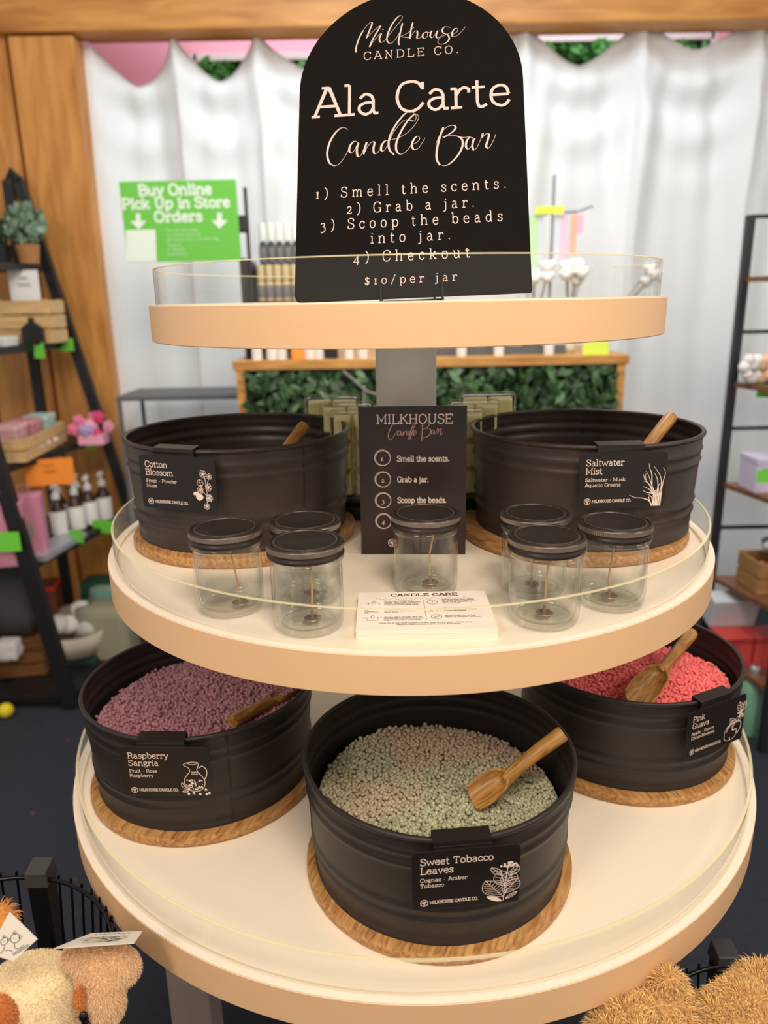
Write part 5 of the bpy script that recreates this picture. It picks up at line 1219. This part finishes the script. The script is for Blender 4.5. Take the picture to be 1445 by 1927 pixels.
def fur(ob, n, L, wd, m, parent, seed=1, clump=.5, keep=None, tilt=.35, down=.3, name='fur'):
    me = ob.data; r = np.random.default_rng(seed)
    V = np.array([v_.co[:] for v_ in me.vertices]); polys = [(p_.vertices[:], p_.area, p_.normal[:], p_.center[:]) for p_ in me.polygons]
    A = np.array([p_[1] for p_ in polys]); idx = r.choice(len(polys), n, p=A/A.sum()); vs = []; fs = []
    for j in idx:
        vv, _, nn, cc = polys[j]; w = r.random(2); w = np.array([(1-w[0])*(1-w[1]), w[0]*(1-w[1]), w[0]*w[1], (1-w[0])*w[1]]) if len(vv) == 4 else r.dirichlet(np.ones(len(vv))); p = (V[list(vv)]*w[:, None]).sum(0)
        if keep and not keep(p): continue
        nn = np.array(nn); cl = np.array([math.sin(p[0]*190+p[1]*70), math.sin(p[1]*210+p[2]*90+1), math.sin(p[2]*200+p[0]*60+2)])*clump
        d = nn+cl*tilt+r.normal(size=3)*tilt*.6+np.array([0, 0, -down]); d /= np.linalg.norm(d); s = np.cross(d, r.normal(size=3)); s /= np.linalg.norm(s)+1e-9
        l = L*r.uniform(.6, 1.2); m_ = p+d*l*.55+nn*l*.06; e_ = p+d*l+np.array([0, 0, -.25*l]); o_ = len(vs)
        vs += [p-s*wd/2, p+s*wd/2, m_+s*wd*.4, m_-s*wd*.4, e_]; fs += [(o_, o_+1, o_+2, o_+3), (o_+3, o_+2, o_+4)]
    return MB().add(vs, fs).build(name, m, parent, kind='stuff')
def furmat(name, rgb, isl=.14): 
    m = mat(name, rgb, .85, island=isl, sheen=.3); return m
def PT(px_, py_, Y, o): return at(px_, py_, Y)-o
# cream plush dog, lying in the left basket with its ear towards the stand
od = at(75, 1860, .66); od.z = .66
dog = thing('plush_dog', 'cream plush dog with a floppy ear in the lower left wire basket', 'plush toy', od)
E0 = None
hd = PT(60, 1905, .655, od); snt = PT(10, 1935, .63, od)
creamm = furmat('cream_plush', (250, 226, 184)); tanm = furmat('tan_plush', (246, 206, 160)); orm = furmat('orange_plush', (216, 132, 62))
head = blob([(hd, (.062, .060, .062), None), (PT(110, 1890, .66, od), (.034, .045, .050), None), (snt, (.055, .05, .05), None), (PT(70, 1960, .66, od), (.075, .07, .075), None)], .006, 'body', creamm, dog)
fur(head, 38000, .0042, .0006, creamm, dog, 3, clump=.3)
e1, e2, e3 = PT(168, 1800, .66, od), PT(222, 1818, .655, od), PT(195, 1880, .64, od)
ear = blob([(e1, (.030, .014, .020), None), (e2, (.024, .014, .024), None), ((e1+e2)/2+Vector((0, 0, -.006)), (.034, .014, .028), None), (e3, (.022, .014, .036), None), ((e1+e3)/2, (.022, .014, .03), None), (PT(175, 1925, .64, od), (.015, .012, .03), None)], .004, 'ear', tanm, dog)
ear['label'] = 'floppy tan ear'
fur(ear, 26000, .005, .0006, tanm, ear, 4, clump=.4, tilt=.5)
pa = blob([(PT(152, 1880, .628, od), (.0045, .006, .018), None)], .003, 'ear_patch', orm, dog); pa['label'] = 'orange patch beside the ear'
fur(pa, 1500, .0045, .0007, orm, pa, 6)
pb = blob([(PT(3, 1912, .585, od), (.014, .010, .026), None)], .003, 'cheek_patch', orm, dog); pb['label'] = 'orange patch on the back'
fur(pb, 2200, .0045, .0007, orm, pb, 7)
MB().ball(PT(157, 1914, .622, od), .0055, (1, .7, 1.3)).build('eye', mat('eye_black', (12, 12, 14), .15), dog, smooth=True)
# paper tag on the ear
def tagcard(quad, lab_, drawing, mm, th=.0006):
    a, b, c, d = quad; u_ = (b-a); v_ = (d-a); M_ = frame((a+b+c+d)/4, u_, v_); Mi = M_.inverted()
    t = thing('paper_tag', lab_, 'tag', M=M_, group='white paper tags on the plush toys')
    P_ = [Mi @ q for q in (a, b, c, d)]
    P2 = [(q.x, q.y) for q in P_]
    MB().prism(P2, -th, 0).build('tag_sheet', mm, t)
    k = Ink(.0003); drawing(k, lambda s, r: tuple(np.array(P2[0])*(1-s)*(1-r)+np.array(P2[1])*s*(1-r)+np.array(P2[2])*s*r+np.array(P2[3])*(1-s)*r)); k.build('drawing', inkd, t)
tagp = mat('tag_paper', (238, 230, 214), .7)
def bears(k, q):
    for cx, cy, r in ((.3, .42, .10), (.52, .62, .13)):
        k.line([q(cx+r*math.cos(a), cy+r*math.sin(a)) for a in np.linspace(0, 2*PI, 16)], .0006)
        for s in (-1, 1): k.line([q(cx+s*r*.8+.3*r*math.cos(a), cy+r*.8+.3*r*math.sin(a)) for a in np.linspace(0, 2*PI, 9)], .0005)
        k.line([q(cx-r*.3, cy), q(cx-r*.28, cy-.01)], .0010); k.line([q(cx+r*.3, cy), q(cx+r*.28, cy-.01)], .0010)
    k.line([q(.2, .32), q(.16, .2), q(.22, .08), q(.38, .08), q(.44, .2), q(.4, .32)], .0006)
    k.line([q(.6, .5), q(.7, .4), q(.82, .45), q(.84, .6)], .0006); k.line([q(.5, .22), q(.62, .28), q(.74, .26)], .0006); k.line([q(.1, .26), q(.04, .2), q(.08, .12)], .0006)
    k.stroke([q(.78, .2), q(.93, .72)], .0006); k.stroke([q(.83, .18), q(.98, .70)], .0006)
def scrib(k, q):
    for i in range(7): k.line([q(.12+.72*random.random(), .2+.5*random.random()) for _ in range(5)], .0005)
    k.line([q(.15+.7*i/24, .84+.04*math.sin(i*2.2)) for i in range(25)], .0006)
tagcard((at(100, 1786, .635), at(252, 1776, .625), at(268, 1748, .66), at(172, 1757, .67)), 'white paper tag standing on the ear of the cream plush dog', scrib, tagp)
tagcard((at(-25, 1795, .60), at(26, 1808, .60), at(70, 1768, .605), at(18, 1716, .61)), 'white tag printed with a line drawing of bears, at the left photo edge', bears, tagp)
ob_ = at(-14, 1760, .66)
b2 = thing('plush_bear', 'brown plush toy at the left photo edge behind the bear tag', 'plush toy', (ob_.x, ob_.y, .60))
bb = blob([(Vector((-.03, 0, -.02)), (.05, .05, .075), None), (at(-4, 1735, .66)-Vector((ob_.x, ob_.y, .60)), (.020, .018, .022), None), (Vector((-.045, 0, .04)), (.05, .045, .06), None), (Vector((0, 0, .05)), (.028, .026, .06), None)], .006, 'body', furmat('rust_plush', (212, 142, 64)), b2)
fur(bb, 9000, .009, .001, furmat('rust_plush', (212, 142, 64)), b2, 8)

# golden teddy bears in the right basket
gold = furmat('golden_fur', (236, 190, 120), .3)
ob3 = at(1250, 1950, .62); ob3.z = .42
td = thing('teddy_bear', 'golden curly teddy bear in the lower right basket, its ear against the stand', 'plush toy', ob3)
T = lambda x, y, Y: at(x, y, Y)-ob3
bod = blob([(T(1235, 1960, .64), (.060, .055, .055), None), (T(1185, 1975, .62), (.045, .045, .045), None), (T(1300, 1965, .64), (.05, .05, .045), None), (T(1257, 1862, .66), (.017, .014, .022), None), (T(1250, 1895, .655), (.020, .02, .02), None)], .005, 'body', gold, td)
fur(bod, 22000, .014, .0012, gold, td, 9, clump=.9, tilt=.7, down=.1)
ob4 = at(1420, 1930, .62); ob4.z = .42
td2 = thing('teddy_bear', 'golden curly teddy bear at the lower right corner of the photo', 'plush toy', ob4)
T = lambda x, y, Y: at(x, y, Y)-ob4
bod = blob([(T(1425, 1965, .63), (.070, .055, .068), None), (T(1370, 1935, .63), (.032, .03, .028), None), (T(1428, 1846, .68), (.026, .018, .021), None), (T(1440, 1880, .66), (.03, .03, .03), None), (T(1340, 1975, .63), (.04, .04, .04), None)], .005, 'body', gold, td2)
fur(bod, 24000, .014, .0012, gold, td2, 10, clump=.9, tilt=.7, down=.1)
